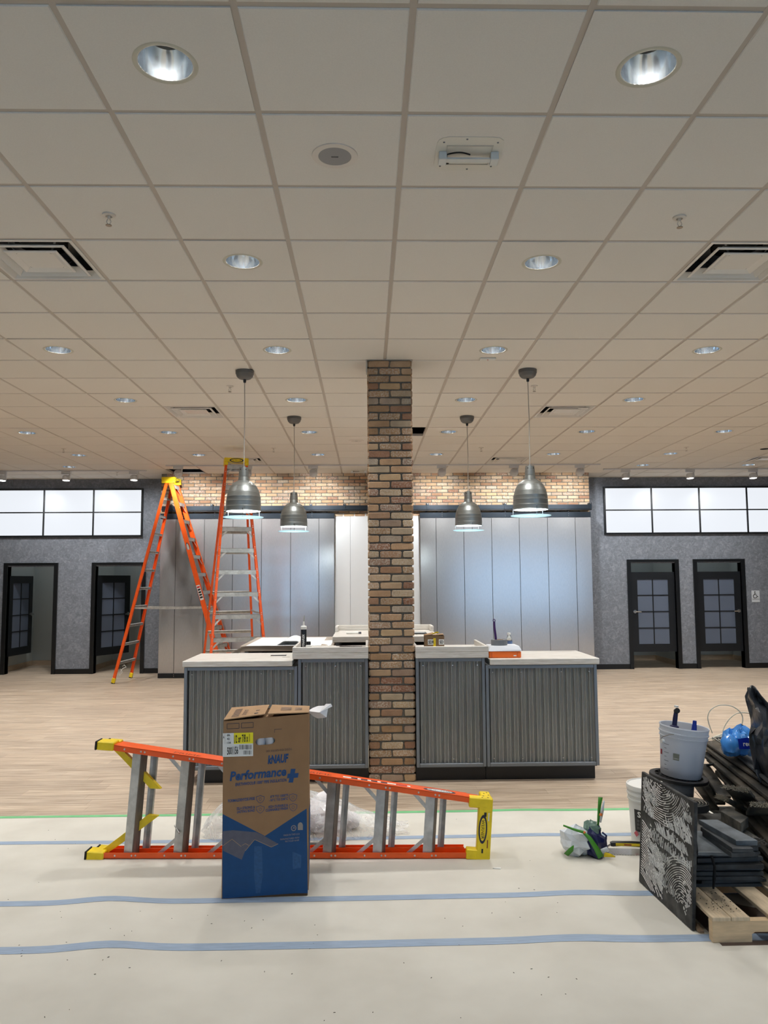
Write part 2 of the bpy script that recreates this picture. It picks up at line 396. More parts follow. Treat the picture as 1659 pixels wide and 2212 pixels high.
def brick(mb, w, h, d, M, rn):
    """thin brick, face towards -y, centre of the back at origin"""
    c = .008; pts = []
    for x, z in ((-w/2+c, -h/2), (w/2-c, -h/2), (w/2, -h/2+c), (w/2, h/2-c), (w/2-c, h/2), (-w/2+c, h/2), (-w/2, h/2-c), (-w/2, -h/2+c)):
        pts.append((x+rn.uniform(-.003, .003), z+rn.uniform(-.002, .002)))
    d *= rn.uniform(.8, 1.1); vs = [(x, 0, z) for x, z in pts] + [(x, -d*.6, z) for x, z in pts] + [(x*.955, -d+rn.uniform(-.001, .001), z*.86) for x, z in pts]
    fs = [(i, (i+1) % 8, 8+(i+1) % 8, 8+i) for i in range(8)] + [(8+i, 8+(i+1) % 8, 16+(i+1) % 8, 16+i) for i in range(8)] + [tuple(range(16, 24))]
    mb.add(vs, fs, M)
RB = random.Random(5)
def brick_meshes(w, h, d, n):
    out = []
    for k in range(n):
        mb = MB(); brick(mb, w, h, d, None, RB); out.append(mb.mesh('brick', M_BRK, 35))
    return out
wallb = tag(MB().box(-3.70, 4.062, BY, BY+.2, 2.84, CE).build('wall_back_brick', M_MORT), 'brick-veneer band across the top of the centre bay', kind='structure')
bm_ = brick_meshes(.186, .049, .012, 8); PX, PZ = .1992, .0612
rest = MB(); cnt = 0; z = CE-.028-.0; row = 0
rows_ = []
while z > 2.86:
    x = -3.70+(.0 if row % 2 else PX/2); rowx = []
    while x < 4.062-.04:
        rowx.append((x, z)); x += PX
    rows_.append(rowx); z -= PZ; row += 1
for ri, rw in enumerate(rows_):
    for x, z in rw:
        hid = ri > 8 or ri == 0 or (-.15 < x and x < .85 and 0)
        w_ = min(.186, 4.062-x-.006)
        if cnt < 300 and ri <= 8 and ri > 0 and w_ > .17:
            place('brick', RB.choice(bm_), wallb, T(x+.093, BY, z)); cnt += 1
        elif w_ > .03: brick(rest, w_, .049, .012, T(x+w_/2, BY, z), RB)
tag(rest.build('brick_field', M_BRKI, wallb, 35), kind='stuff')

def panel_mat():
    m, nt, b = newmat('brushed metal laminate')
    v = coords(nt, 'pos', (60, 60, 3)); n = noise(nt, v, 6, 3)
    c = ramp(nt, n, [(.3, lin((176, 175, 174))), (.7, lin((190, 189, 188)))]); nt.links.new(c, b.inputs['Base Color'])
    b.inputs['Metallic'].default_value = .6; b.inputs['Roughness'].default_value = .18; return m
M_PANEL = panel_mat(); M_RAIL = mat('blue-black steel rail', (36, 44, 52), .42, .6)
M_BAYP = mat('white bay panel', (238, 242, 244), .55)
# fixed panels behind the doors
for k, (a, b_) in enumerate(((-3.70, -2.6), (-2.596, -1.5), (-1.496, -.301), (-.297, .76), (.764, 1.86), (1.864, 2.96), (2.964, 4.06))):
    o = MB().box(a, b_, BY-.004, BY+.2, .09, 2.90).build('wall_back_panel', M_BAYP); tag(o, kind='structure')
tag(MB().box(-3.70, 4.062, BY+.005, BY+.2, 0, .09).build('baseboard_back_bay', M_TRIMB), kind='structure')
def barn_door(label, x0, x1, seams):
    root = thing('sliding_door', label, 'door', ((x0+x1)/2, DY, 0)); cx = (x0+x1)/2
    e = [x0]+seams+[x1]
    for i in range(len(e)-1):
        MB().box(e[i]+.0035-cx, e[i+1]-.0035-cx, 0, .028, .088, 2.803, c=.001).build('panel', M_PANEL, root)
    MB().box(x0-cx, x1-cx, .012, .035, .09, 2.80).build('backing', M_BLACK, root)
    MB().box(x0-cx, x1-cx, -.006, .03, 2.806, 2.90, c=.002).build('hanger_bar', M_RAIL, root)
    MB().box(x0-cx, x1-cx, -.004, .03, .004, .086, c=.002).build('bottom_rail', M_BLACK, root)
    for f in (.13, .31, .5, .69, .87):
        x = x0+(x1-x0)*f-cx
        MB().beam((x, .012, 2.90), (x, .012, 2.928), .012, .02).build('hanger_pin', M_BLACK, root)
        for z in (2.835, 2.87): MB().lathe([(0, 0), (.008, 0), (.006, .004), (0, .004)], 10, T(x, -.006, z) @ RX(pi/2)).build('bolt', M_CHROME, root)
    for z in (.03, .06):
        x = x0+(x1-x0)*.09-cx; MB().lathe([(0, 0), (.007, 0), (.005, .004), (0, .004)], 10, T(x, -.004, z) @ RX(pi/2)).build('bolt', M_CHROME, root)
barn_door('grey metallic sliding door panel hung left of the brick column, behind the ladders', -3.683, -.58, [-3.407, -2.9, -2.394, -1.883, -1.362, -.857])
barn_door('grey metallic sliding door panel hung right of the brick column', .957, 4.053, [1.246, 1.747, 2.249, 2.751, 3.263, 3.767])
rail = thing('door_track_rail', 'dark steel rail across the brick bay carrying the sliding doors', 'rail', (.2, DY-.02, 2.99))
MB().box(-3.86, 3.87, -.01, .03, -.035, .045, c=.002).build('rail_bar', M_RAIL, rail); MB().box(-3.86, 3.87, -.006, .026, -.056, -.038).build('rail_lip', M_BLACK, rail)
for x in (-2.97, -1.2, -.6, .9, 2.3, 3.84, -3.7):
    MB().box(x-.022, x+.022, -.022, .098, -.035, .075).build('bracket', M_RAIL, rail)
    MB().lathe([(0, 0), (.014, 0), (.01, .008), (0, .008)], 12, T(x, -.022, .062) @ RX(pi/2)).build('bolt', M_CHROME, rail, 40)

# ------------------------------------------------------------------ ceiling
M_TILE = mat('ceiling tile', (221, 216, 207), .95, var=.02, vs=160, coord='pos', rnd=.02, spec=.1, bmp=.15, bs=300, bd=.001)
M_TILEI = mat('ceiling tile field', (221, 216, 207), .95, rnd=.02, spec=.1, island=True)
M_GRID = mat('ceiling grid', (184, 174, 162), .6)
ceil = tag(bpy.data.objects.new('ceiling', None), 'suspended tile ceiling', kind='structure'); col.objects.link(ceil)
J0, J1, I0, I1 = -15, 14, -11, 19
for j in range(J0, J1+2):
    x = GX+j*TS; MB().box(x-.012, x+.012, YF, WY, CE, CE+.03).build('grid_runner', M_GRID, ceil)
for i in range(I0, I1+2):
    y = GY+i*TS; MB().box(XL, XR, y-.012, y+.012, CE+.0006, CE+.028).build('grid_cross_tee', M_GRID, ceil)
hs = TS/2-.0122; TZ0, TZ1 = -.005, .012
def tile_mesh(hole):
    mb = MB()
    if not hole:
        c = .004; mb.add([(-hs, -hs, .012), (hs, -hs, .012), (hs, hs, .012), (-hs, hs, .012), (-hs, -hs, TZ0+c), (hs, -hs, TZ0+c), (hs, hs, TZ0+c), (-hs, hs, TZ0+c),
                (-hs+c, -hs+c, TZ0), (hs-c, -hs+c, TZ0), (hs-c, hs-c, TZ0), (-hs+c, hs-c, TZ0)],
               [(0, 1, 2, 3), (11, 10, 9, 8)] + [(i, 4+i, 4+(i+1) % 4, (i+1) % 4) for i in range(4)] + [(4+i, 8+i, 8+(i+1) % 4, 4+(i+1) % 4) for i in range(4)])
    else:
        n = 32; o = []
        for k in range(n):
            a = 2*pi*(k+.5)/n; s = hs/max(abs(cos(a)), abs(sin(a))); o.append((cos(a)*s, sin(a)*s))
        for k in (4, 12, 20, 28): pass
        rr = .101; vs = [(x, y, TZ0) for x, y in o] + [(rr*cos(2*pi*(k+.5)/n), rr*sin(2*pi*(k+.5)/n), TZ0) for k in range(n)] + [(rr*cos(2*pi*(k+.5)/n), rr*sin(2*pi*(k+.5)/n), .02) for k in range(n)] + [(x, y, .012) for x, y in o]
        fs = [(k, n+k, n+(k+1) % n, (k+1) % n) for k in range(n)] + [(n+k, 2*n+k, 2*n+(k+1) % n, n+(k+1) % n) for k in range(n)] + [(3*n+k, k, (k+1) % n, 3*n+(k+1) % n) for k in range(n)]
        # corner fillers
        for q in range(4):
            k = [3, 11, 19, 27][q]; i = len(vs); sx, sy = [(1, 1), (-1, 1), (-1, -1), (1, -1)][q]
            vs += [(hs*sx, hs*sy, TZ0), (hs*sx, hs*sy, .012)]; fs += [(k, (k+1) % n, i), (3*n+k, k, i, i+1), (i+1, i, (k+1) % n, 3*n+(k+1) % n)]
        mb.add(vs, fs)
    return mb.mesh('ceiling_tile', M_TILE)
TM, TH_ = tile_mesh(False), tile_mesh(True)
def cell(j, i): return GX+(j+.5)*TS, GY+(i+.5)*TS
DL = [(j, i) for j in (-11, -8, -5, -2, 1, 4, 7, 10) for i in (0, 3, 6, 9, 12, 15)] + [(-9, 17), (7, 17), (10, 17)]
VENT = [(-4, 3), (3, 3), (-4, 10), (3, 10), (-4, 16), (3, 16), (10, 16)]
OPEN = [(0, 12), (-6, 18)]
cells = []
for j in range(J0, J1+1):
    for i in range(I0, I1+1):
        x, y = cell(j, i)
        if x-hs < XL or x+hs > XR or y-hs < YF: continue
        if (j, i) in VENT or (j, i) in OPEN: continue
        k = (Vector((x, y, CE))-Vector((0, 0, CH))).dot(fw)
        vis = any(inframe((x+a*hs, y+b_*hs, CE)) for a in (-1, 1) for b_ in (-1, 1)) and not (i == 19 and -6 < j < 6)
        cells.append((not vis, k, j, i, x, y))
cells.sort(); rest = MB()
for n, (nv, k, j, i, x, y) in enumerate(cells):
    if n < 300 and not nv: place('ceiling_tile', TH_ if (j, i) in DL else TM, ceil, T(x, y, CE))
    else:
        me = TH_ if (j, i) in DL else TM
        rest.add([v.co for v in me.vertices], [tuple(p.vertices) for p in me.polygons], T(x, y, CE))
tag(rest.build('tile_field', M_TILEI, ceil), kind='stuff')
# soffit edges where tiles stop short of the back wall and side walls
cs = MB().box(XL, XR, GY+20*TS+.012, WY, CE-.003, CE+.01).box(XL, GX+(J0+1)*TS-.012, YF, WY, CE-.003, CE+.01).box(GX+14*TS+.012, XR, YF, WY, CE-.003, CE+.01).box(XL, XR, YF, GY+(I0+1)*TS-.012, CE-.003, CE+.01)
tag(cs.build('trim_1', M_TILEI), 'cut tiles along the edge of the ceiling', kind='structure')

# recessed downlights
M_RING = mat('downlight trim', (192, 188, 170), .4); M_REFL = mat('downlight reflector', (214, 222, 228), .12, 1)
def lampmat(name, e, c=(1, .97, .93)):
    m = bpy.data.materials.new(name); m.use_nodes = True; nt = m.node_tree; nt.nodes.remove(nt.nodes['Principled BSDF'])
    x = nd(nt, 'ShaderNodeEmission'); x.inputs[0].default_value = (*c, 1); x.inputs[1].default_value = e; nt.links.new(x.outputs[0], nt.nodes['Material Output'].inputs[0]); return m
ringm = MB().lathe([(.101, .012), (.104, -.0055), (.113, -.0085), (.121, -.0055)], 36).mesh('trim_ring', M_RING, 50)
reflm = MB().lathe([(.100, -.004), (.0985, .02), (.093, .05), (.083, .08), (.070, .10)], 36).mesh('reflector', M_REFL, 60)
canm = MB().lathe([(.070, .10), (.070, .125), (0, .125)], 24).mesh('lamp_can', mat('lamp can', (190, 190, 186), .5), 40)
dla = bpy.data.lights.new('downlight lamp', 'AREA'); dla.shape = 'DISK'; dla.size = .12; dla.energy = DOWN_W; dla.color = (1, .985, .965); dla.spread = radians(150)
dl2 = dla.copy(); dl2.energy = DOWN_W*.58; dl3 = dla.copy(); dl3.energy = DOWN_W*.42
byrow = {}
for j, i in DL:
    x, y = cell(j, i)
    if inframe((x, y, CE), 60): byrow.setdefault(i, []).append(j)
vrows = sorted(byrow)
for j, i in DL:
    x, y = cell(j, i)
    if i in byrow and j in byrow[i]:
        L = sorted(byrow[i]); k = L.index(j)
        lab = 'recessed downlight, %s ceiling row from the viewer, %s from the left' % (ORD[vrows.index(i)], ORD[k])
        g = 'recessed ceiling downlights'
    else:
        sd = 'left' if x < 0 else 'right'; ks = sorted([cell(a, i)[0] for a, b in DL if b == i and not (i in byrow and a in byrow[i]) and (cell(a, i)[0] < 0) == (x < 0)], key=abs)
        lab, g = 'recessed downlight beyond the %s edge of the picture, %s ceiling row, %s one out' % (sd, ORD[vrows.index(i)], ORD[ks.index(x)]), 'downlights outside the picture'
    r = thing('downlight', lab, 'light', (x, y, CE), 0, g)
    place('trim_ring', ringm, r); place('reflector', reflm, r); place('lamp_can', canm, r)
    if i >= 0:                      # the rows behind the viewer are switched off, the nearest ones dimmed
        lo = bpy.data.objects.new('lamp_light', dla if i >= 6 else dl2 if i == 3 else dl3); col.objects.link(lo); lo.parent = r; lo.location = (0, 0, .098)

# sprinklers
spk = [(-3, 2), (2, 2), (-3, 8), (2, 8), (-8, 14), (-3, 14), (2, 14), (7, 14), (-8, 18)]
M_SPR = mat('sprinkler white', (214, 206, 194), .45)
e1 = MB().lathe([(0, -.004), (.036, -.004), (.034, -.012), (.018, -.016), (.012, -.006), (0, -.006)], 20).mesh('escutcheon', M_SPR, 40)
e2 = MB().tube([(0, 0, -.005), (0, 0, -.03)], .008, 8).tube([(.007, 0, -.03), (.012, 0, -.045), (0, 0, -.062)], .0025, 6).tube([(-.007, 0, -.03), (-.012, 0, -.045), (0, 0, -.062)], .0025, 6).mesh('frame', M_SPR, 40)
e3 = MB().lathe([(0, -.062), (.016, -.062), (.016, -.065), (0, -.065)], 14).mesh('deflector', mat('sprinkler metal', (150, 140, 128), .35, .8))
wh = ['left of the near speaker', 'right of the near speaker', 'beside the front left pendant', 'beside the front right pendant', 'far left above the doors', 'above the ladders', 'right of the far brick column', 'far right above the doors', 'above the leftmost lit panel']
for k, (j, i) in enumerate(spk):
    x, y = cell(j, i); r = thing('sprinkler_head', 'small pendent sprinkler head in the ceiling, ' + wh[k], 'sprinkler', (x, y, CE), 0, 'ceiling sprinklers')
    place('escutcheon', e1, r); place('frame', e2, r); place('deflector', e3, r)

# square air diffusers
M_DIFF = mat('diffuser white', (214, 210, 202), .3); M_DARK = mat('duct black', (10, 10, 11), .8); M_GALV = mat('galvanised duct', (120, 122, 124), .4, .6)
def ring4(mb, a0, z0, a1, z1, t=.0):
    vs = [(sx*a0, sy*a0, z0) for sx, sy in ((-1, -1), (1, -1), (1, 1), (-1, 1))] + [(sx*a1, sy*a1, z1) for sx, sy in ((-1, -1), (1, -1), (1, 1), (-1, 1))]
    mb.add(vs, [(k, (k+1) % 4, 4+(k+1) % 4, 4+k) for k in range(4)])
dm = []
for name, spec_, mm in (('diffuser_frame', [(.292, -.004, .275, -.006), (.275, -.006, .235, .035), (.292, -.004, .292, .02)], M_DIFF),
                   ('diffuser_cone', [(.225, -.008, .213, -.012), (.213, -.012, .165, .032), (.225, -.008, .225, -.002)], M_DIFF),
                   ('diffuser_cone', [(.155, -.01, .145, -.014), (.145, -.014, .11, .0), (.155, -.01, .155, -.004)], M_DIFF)):
    mb = MB()
    for s in spec_: ring4(mb, *s)
    if name == 'diffuser_cone' and spec_[0][0] < .2: mb.add([(-.11, -.11, 0), (.11, -.11, 0), (.11, .11, 0), (-.11, .11, 0)], [(0, 1, 2, 3)])
    dm.append((name, mb.mesh(name, mm)))
pl = MB(); ring4(pl, .292, .02, .292, .13); pl.add([(-.292, -.292, .13), (.292, -.292, .13), (.292, .292, .13), (-.292, .292, .13)], [(0, 1, 2, 3)])
dm.append(('plenum_box', pl.mesh('plenum_box', M_GALV)))
dm.append(('duct_collar', MB().lathe([(.15, .129), (.0, .1285)], 28).lathe([(.152, .129), (.152, .10)], 28).mesh('duct_collar', M_DARK, 40)))
for a in range(4):
    sb = MB().beam((.235*cos(a*pi/2+pi/4), .235*sin(a*pi/2+pi/4), .1), (.14*cos(a*pi/2+pi/4), .14*sin(a*pi/2+pi/4), .0), .012, .003)
    dm.append(('support_strap', sb.mesh('support_strap', M_GALV)))
wh = ['cut off by the left edge of the picture', 'cut off by the right edge of the picture', 'above the ladders', 'right of the front right pendant', 'behind the tall ladder top', 'above the right sliding door', 'at the far right by the track lights']
for k, (j, i) in enumerate(VENT):
    x, y = cell(j, i); r = thing('air_diffuser', 'square stepped air diffuser, ' + wh[k], 'vent', (x, y, CE), 0, 'square ceiling diffusers')
    for n, me in dm: place(n, me, r)
# dark void seen through the open tiles: a grey conduit box in each
for k, (j, i) in enumerate(OPEN):
    x, y = cell(j, i); r = thing('ceiling_conduit', 'pale conduit crossing the open ceiling tile ' + ('right of the brick column' if k == 0 else 'above the leftmost ladder'), 'conduit', (x, y, CE+.12))
    MB().tube([(-.6, .05, 0), (.6, .05, 0)], .02, 10).build('pipe', M_GALV, r, 40); MB().box(-.6, .6, -.1, -.06, .1, .14).build('strut', mat('blue strut', (70, 88, 130), .5), r)

# speakers
M_GRILL = mat('speaker grille', (150, 148, 146), .7, bmp=.6, bs=900, bd=.001)
for (j, i), l in (((-1, 1), 'with grey grille near the camera'), ((-1, 13), 'left of the brick column top')):
    x, y = cell(j, i); r = thing('ceiling_speaker', 'round ceiling speaker ' + l, 'speaker', (x, y+.02, CE))
    MB().lathe([(.105, -.005), (.104, -.009), (.09, -.011), (.076, -.010), (.074, -.006)], 40).build('bezel', mat('speaker bezel', (214, 206, 195), .5), r, 50)
    MB().lathe([(.075, -.009), (.05, -.0105), (0, -.011)], 36).build('grille', M_GRILL if i < 5 else mat('pale grille', (205, 198, 188), .7), r, 60)
    MB().box(-.016, .016, -.003, .003, -.0125, -.0108).build('badge', mat('dark badge', (70, 70, 72)), r)

# unfinished fixture bracket
def bracket(j, i, lab, dx, dy):
    x, y = cell(j, i); r = thing('fixture_bracket', lab, 'bracket', (x+dx, y+dy, CE-.005))
    mb = MB(); pts = []
    for cx, cy, a0 in ((.10, .09, 0), (-.10, .09, 90), (-.10, -.09, 180), (.10, -.09, 270)):
        pts += [(cx+.05*cos(radians(a0+t)), cy+.05*sin(radians(a0+t)), 0) for t in (0, 30, 60, 90)]
    mb.prism(pts, (0, 0, -.0025)); mb.build('mounting_plate', mat('bracket plate', (214, 210, 198), .5), r)
    fr_ = MB().box(-.105, -.1, -.075, .085, -.005, -.0026).box(.1, .105, -.075, .085, -.005, -.0026).box(-.1, .1, .08, .085, -.005, -.0026).box(-.1, .1, -.075, -.07, -.005, -.0026); fr_.build('opening_rim', mat('rim', (190, 184, 172)), r)
    MB().box(-.105, .105, -.018, .012, -.034, -.026).build('cross_bar', M_PAINT, r)
    for s in (-1, 1): MB().box(s*.118-.018, s*.118+.018, -.028, .03, -.04, -.0026, c=.002).build('clip', M_PAINT, r)
    pts = [(-.1+.105*t, -.02-.035*sin(pi*t), -.014-.01*sin(pi*t)) for t in [k/10 for k in range(11)]]
    MB().tube([(-.085, .068, -.008), (-.1, .03, -.03)]+pts, .0035, 6).build('cable', M_DARK, r, 60)
    for px, py in ((-.12, .1), (.12, .1), (-.12, -.1), (.12, -.1), (.01, .125), (-.02, -.125)):
        MB().lathe([(0, -.005), (.004, -.005), (.005, -.0026)], 8, T(px, py, 0)).build('screw', M_GALV, r)
bracket(0, 1, 'unfinished white fixture bracket with black cable in a ceiling tile near the camera', 0, .0)
bracket(-1, 18, 'unfinished white fixture bracket above the brick band beside the column', 0, -.05)
r = thing('occupancy_sensor', 'small white ceiling sensor with red dot behind a downlight', 'sensor', (1.07, 6.69, CE))
MB().box(-.07, .07, -.03, .03, -.018, -.0055, c=.005).build('housing', M_PAINT, r); MB().lathe([(0, -.021), (.006, -.0205), (.007, -.018)], 10).build('indicator', mat('red dot', (200, 20, 20), .4), r)
tag(MB().lathe([(0, -.012), (.06, -.011), (.062, -.0055)], 24, T(6.0, 11.5, CE)).build('ceiling_puck', M_DARK, None, 40), 'small black disc on the ceiling at the far right', 'disc')
tag(MB().lathe([(0, -.012), (.05, -.011), (.052, -.0055)], 24, T(-5.35, 10.95, CE)).build('ceiling_puck', M_DARK, None, 40), 'small black disc on the ceiling at the left edge', 'disc')

# track lights
M_TRK = mat('track white', (200, 200, 200), .45)
def track(label, x0, x1, y, heads, tilt, hl):
    r = thing('light_track', label, 'track', ((x0+x1)/2, y, CE)); h = (x1-x0)/2
    MB().box(-h, h, -.018, .018, -.026, -.0058).build('channel', M_TRK, r)
    for k, x in enumerate(heads):
        t = thing('track_spotlight', 'white track spotlight, ' + hl[k], 'light', (x, y, CE-.026), 0, 'track spotlights')
        MB().box(-.085, .075, -.022, .022, -.048, -.0005, c=.003).build('adapter', M_TRK, t)
        MB().box(.05, .066, -.02, .02, -.145, -.045, c=.003).build('arm', M_TRK, t)
        Mh = T(-.005, .01, -.115) @ RX(tilt)
        MB().lathe([(0, .045), (.045, .045), (.062, .03), (.066, -.02), (.064, -.042), (.058, -.042), (.056, -.03)], 24, Mh).build('head', M_TRK, t, 40)
        MB().lathe([(.0575, -.043), (.04, -.046), (0, -.047)], 24, Mh).build('lens', M_LENS, t)
        la = bpy.data.lights.new('track lamp', 'SPOT'); la.energy = TRACK_W*(2.0 if tilt > .6 else 1.0); la.spot_size = radians(105); la.spot_blend = .8; la.shadow_soft_size = .04; la.color = (.95, .98, 1)
        lo = bpy.data.objects.new('spot_light', la); col.objects.link(lo); lo.parent = t
        lo.matrix_local = T(-.005, .01, -.115) @ RX(.95) @ T(0, 0, -.05) if tilt > .6 else T(-.005, .01, -.115) @ RX(tilt) @ T(0, 0, -.055) @ RX(.85)
M_LENS = lampmat('spot lens', 6.0)
track('white light track above the left lit panels', -7.6, -3.83, 13.55, [-6.31, -5.21, -4.04], -.1, ['at the left edge of the picture', 'above the middle of the left lit panels', 'left of the leftmost ladder'])
track('white light track in front of the brick band', -3.35, 3.95, 12.98, [-3.14, -1.985, -.89, 1.27, 2.49, 3.605], .95, ['above the leftmost ladder', 'behind the tall ladder and front left pendant', 'right of the rear left pendant', 'left of the rear right pendant', 'left of the front right pendant', 'at the right end of the brick band'])
track('white light track above the right lit panels', 4.18, 8.2, 13.55, [4.575, 5.724, 6.85], -.1, ['above the left end of the right lit panels', 'above the middle of the right lit panels', 'at the right edge of the picture'])
# ------------------------------------------------------------------ brick column
cx0, cx1, cy0 = .0116, .4034, 6.73; cw_ = cx1-cx0
colm = thing('brick_column', 'square brick-clad column rising through the middle of the counter to the ceiling', 'column', ((cx0+cx1)/2, cy0+cw_/2, 0))
MB().box(-cw_/2+.013, cw_/2-.013, -cw_/2+.013, cw_/2-.013, 0, CE-.006).build('mortar_core', M_MORT, colm)
NR = 54; ph = (CE-.008)/NR
full = brick_meshes(.181, .0535, .014, 8); half = brick_meshes(.086, .0535, .014, 6)
side = MB()
for k in range(NR):
    z = ph*(k+.5)
    for s in range(4):
        M0 = RZ(s*pi/2) @ T(0, -cw_/2+.0125, z)
        if (k+s//2*0) % 2: items = [(-.0965, .181), (.0965, .181)]
        else: items = [(-.148, .086), (-.001, .181), (.147, .086)]
        for x, w_ in items:
            x += RB.uniform(-.002, .002)
            if s == 0: place('brick', RB.choice(full if w_ > .1 else half), colm, M0 @ T(x, 0, RB.uniform(-.0015, .0015)))
            else: brick(side, w_, .0535, .014, M0 @ T(x, 0, 0), RB)
tag(side.build('side_bricks', M_BRKI, colm, 35), kind='stuff')
MB().box(-cw_/2-.012, -cw_/2-.001, -cw_/2, -cw_/2+.1, CE-.115, CE-.006).build('corner_plate', mat('raw plate', (176, 170, 160), .6), colm)
MB().box(-cw_/2-.012, cw_/2+.008, -cw_/2-.006, cw_/2+.006, CE-.0105, CE-.0055).build('top_trim', mat('raw plate', (176, 170, 160), .6), colm)

# ------------------------------------------------------------------ reception counter
M_CORR = mat('corrugated steel', (146, 147, 144), .4, .28, var=.06, vs=3, coord='pos')
M_FRM = mat('counter frame', (124, 130, 137), .4, .5)
def whitewash():
    m, nt, b = newmat('whitewashed wood top'); v = coords(nt, 'pos', (2.2, 14, 30)); n = noise(nt, v, 3, 5, .6, .4)
    v2 = coords(nt, 'pos', (1.5, 6, 14)); n2 = noise(nt, v2, 2.2, 3, .5, .8)
    c = ramp(nt, n, [(.3, lin((196, 190, 180))), (.55, lin((216, 212, 205))), (.75, lin((228, 226, 221)))])
    c = mixc(nt, ramp(nt, n2, [(.66, (0, 0, 0)), (.76, (.55,)*3)]), c, lin((160, 140, 116)))
    nt.links.new(c, b.inputs['Base Color']); b.inputs['Roughness'].default_value = .38; return m
M_TOP = whitewash()
CF = 6.715                                      # face of the corrugated sheets
def unit(label, x0, x1, ztop):
    r = thing('reception_counter', label, 'counter', ((x0+x1)/2, CF, 0), 0, 'reception counter units'); h = (x1-x0)/2; z0, fb = .125, .028
    MB().box(-h+.01, h-.01, .03, .62, .11, ztop-.003).build('body', mat('grey cabinet', (74, 76, 78), .5), r)
    sh = MB(); n = int((2*h-2*fb)/.0327*8); wv = 2*h-2*fb
    sh.grid(lambda u, v: (-h+fb+u*wv, .013+.0095*cos(2*pi*u*wv/.0327)+.0045*cos(pi*u*wv/.0327), z0+fb+v*(ztop-z0-2*fb)), n, 1)
    sh.build('corrugated_sheet', M_CORR, r, 80)
    for a, b_ in ((-h, -h+fb), (h-fb, h)): MB().box(a+.001, b_-.001, -.016, .03, z0, ztop-.002, c=.002).build('frame_bar', M_FRM, r)
    for a, b_ in ((z0, z0+fb), (ztop-fb-.002, ztop-.002)): MB().box(-h+fb, h-fb, -.016, .03, a, b_, c=.002).build('frame_bar', M_FRM, r)
    xs_ = [-h+fb+.035, -h*.36, h*.36, h-fb-.035] if 2*h > .8 else [-h+fb+.035, .02, h-fb-.035]
    for x in xs_:
        for z in (z0+fb+.035, ztop-fb-.035):
            MB().lathe([(0, .004), (.005, .003), (.006, 0)], 10, T(x, .002, z) @ RX(pi/2)).build('screw', M_CHROME, r)
    kx0 = -h+(.13 if x0 < -1 else .0); kx1 = h-(.02 if x1 > 1.5 else .0)
    MB().box(kx0, kx1, .06, .6, .0, .112).build('toe_kick', M_BLACK, r)
unit('low counter unit with corrugated grey front at the left end, partly behind the cardboard box', -1.545, -.592, .972)
unit('taller narrow counter unit with corrugated grey front just left of the brick column', -.588, .006, 1.032)
unit('taller narrow counter unit with corrugated grey front just right of the brick column', .410, 1.0, 1.03)
unit('low counter unit with corrugated grey front at the right end', 1.004, 1.957, .968)
TF, TB = 6.68, 7.41
t = thing('countertop', 'low whitewashed wooden countertop at the left end', 'countertop', (-1.07, TF, .972))
cu = MB().box(-.487, .437, 0, TB-TF, .002, .05, c=.004); cu.build('slab', M_TOP, t)
MB().box(.20, .34, .42, .5, .05, .0515).build('cable_cutout', M_DARK, t); MB().box(.32, .385, .30, .312, .05, .0512).build('slot', mat('slot grey', (120, 120, 120)), t)
t = thing('countertop', 'low whitewashed wooden countertop at the right end, under the orange case', 'countertop', (1.49, TF, .968))
MB().box(-.45, .485, 0, TB-TF, .002, .052, c=.004).build('slab', M_TOP, t)
def hightop(label, x0, x1, z, wide):
    t = thing('countertop', label, 'countertop', ((x0+x1)/2, TF-.012, z)); h = (x1-x0)/2; d = TB-TF+.02
    MB().box(-h, h, 0, d, .002, .052, c=.003).build('slab', M_TOP, t)
    MB().box(-h, h, 0, .022, .053, .1, c=.003).build('front_lip', M_TOP, t)
    MB().box(-h, -h+.022, .0225, d, .053, .1, c=.003).build('side_lip', M_TOP, t)
    MB().box(h-.022, h, .0225, d, .053, .1, c=.003).build('side_lip', M_TOP, t)
hightop('raised whitewashed tray top just left of the brick column', -.632, .0085, 1.032, 0)
hightop('raised whitewashed tray top just right of the brick column', .4085, 1.028, 1.03, 0)
# rear work counter
M_TAUPE = mat('taupe laminate', (168, 156, 142), .5); M_CAB = mat('dark cabinet interior', (22, 22, 24), .7)
t = thing('back_counter', 'low rear counter with open dark shelves behind the left front counter', 'counter', (-.8, 8.1, 0))
MB().box(-.46, .44, .02, 1.2, 0, .10).box(-.46, .44, 1.17, 1.2, .1, .97).box(-.46, -.42, .03, 1.17, .1, .97).box(.40, .44, .03, 1.17, .1, .97).build('carcass', M_FRM, t)
MB().box(.08, .11, .03, 1.17, .1, .97).build('divider', M_FRM, t); MB().box(-.42, .08, .1, 1.16, .55, .57).build('shelf', M_CAB, t); MB().box(-.42, .40, 1.1, 1.165, .1, .96).build('back_panel', M_CAB, t)
MB().box(-.5, .46, 0, 1.25, .975, 1.03, c=.004).build('counter_slab', M_TAUPE, t)
t = thing('back_counter', 'raised rear counter with a low upstand seen both sides of the brick column', 'counter', (.2, 8.14, 0))
MB().box(-.53, .53, .06, 1.0, 0, .10).box(-.53, .53, .97, 1.0, .1, 1.05).box(-.53, -.49, .03, .97, .1, 1.05).box(.49, .53, .03, .97, .1, 1.05).build('carcass', M_FRM, t)
MB().box(-.49, .49, .9, .965, .1, 1.04).build('back_panel', M_CAB, t); MB().box(-.49, .49, .1, .96, .6, .62).build('shelf', M_CAB, t)
MB().box(-.56, .55, 0, 1.05, 1.055, 1.115, c=.004).build('counter_slab', M_TOP, t)
MB().box(-.56, .55, 1.02, 1.05, 1.116, 1.175, c=.004).build('upstand', M_TOP, t)
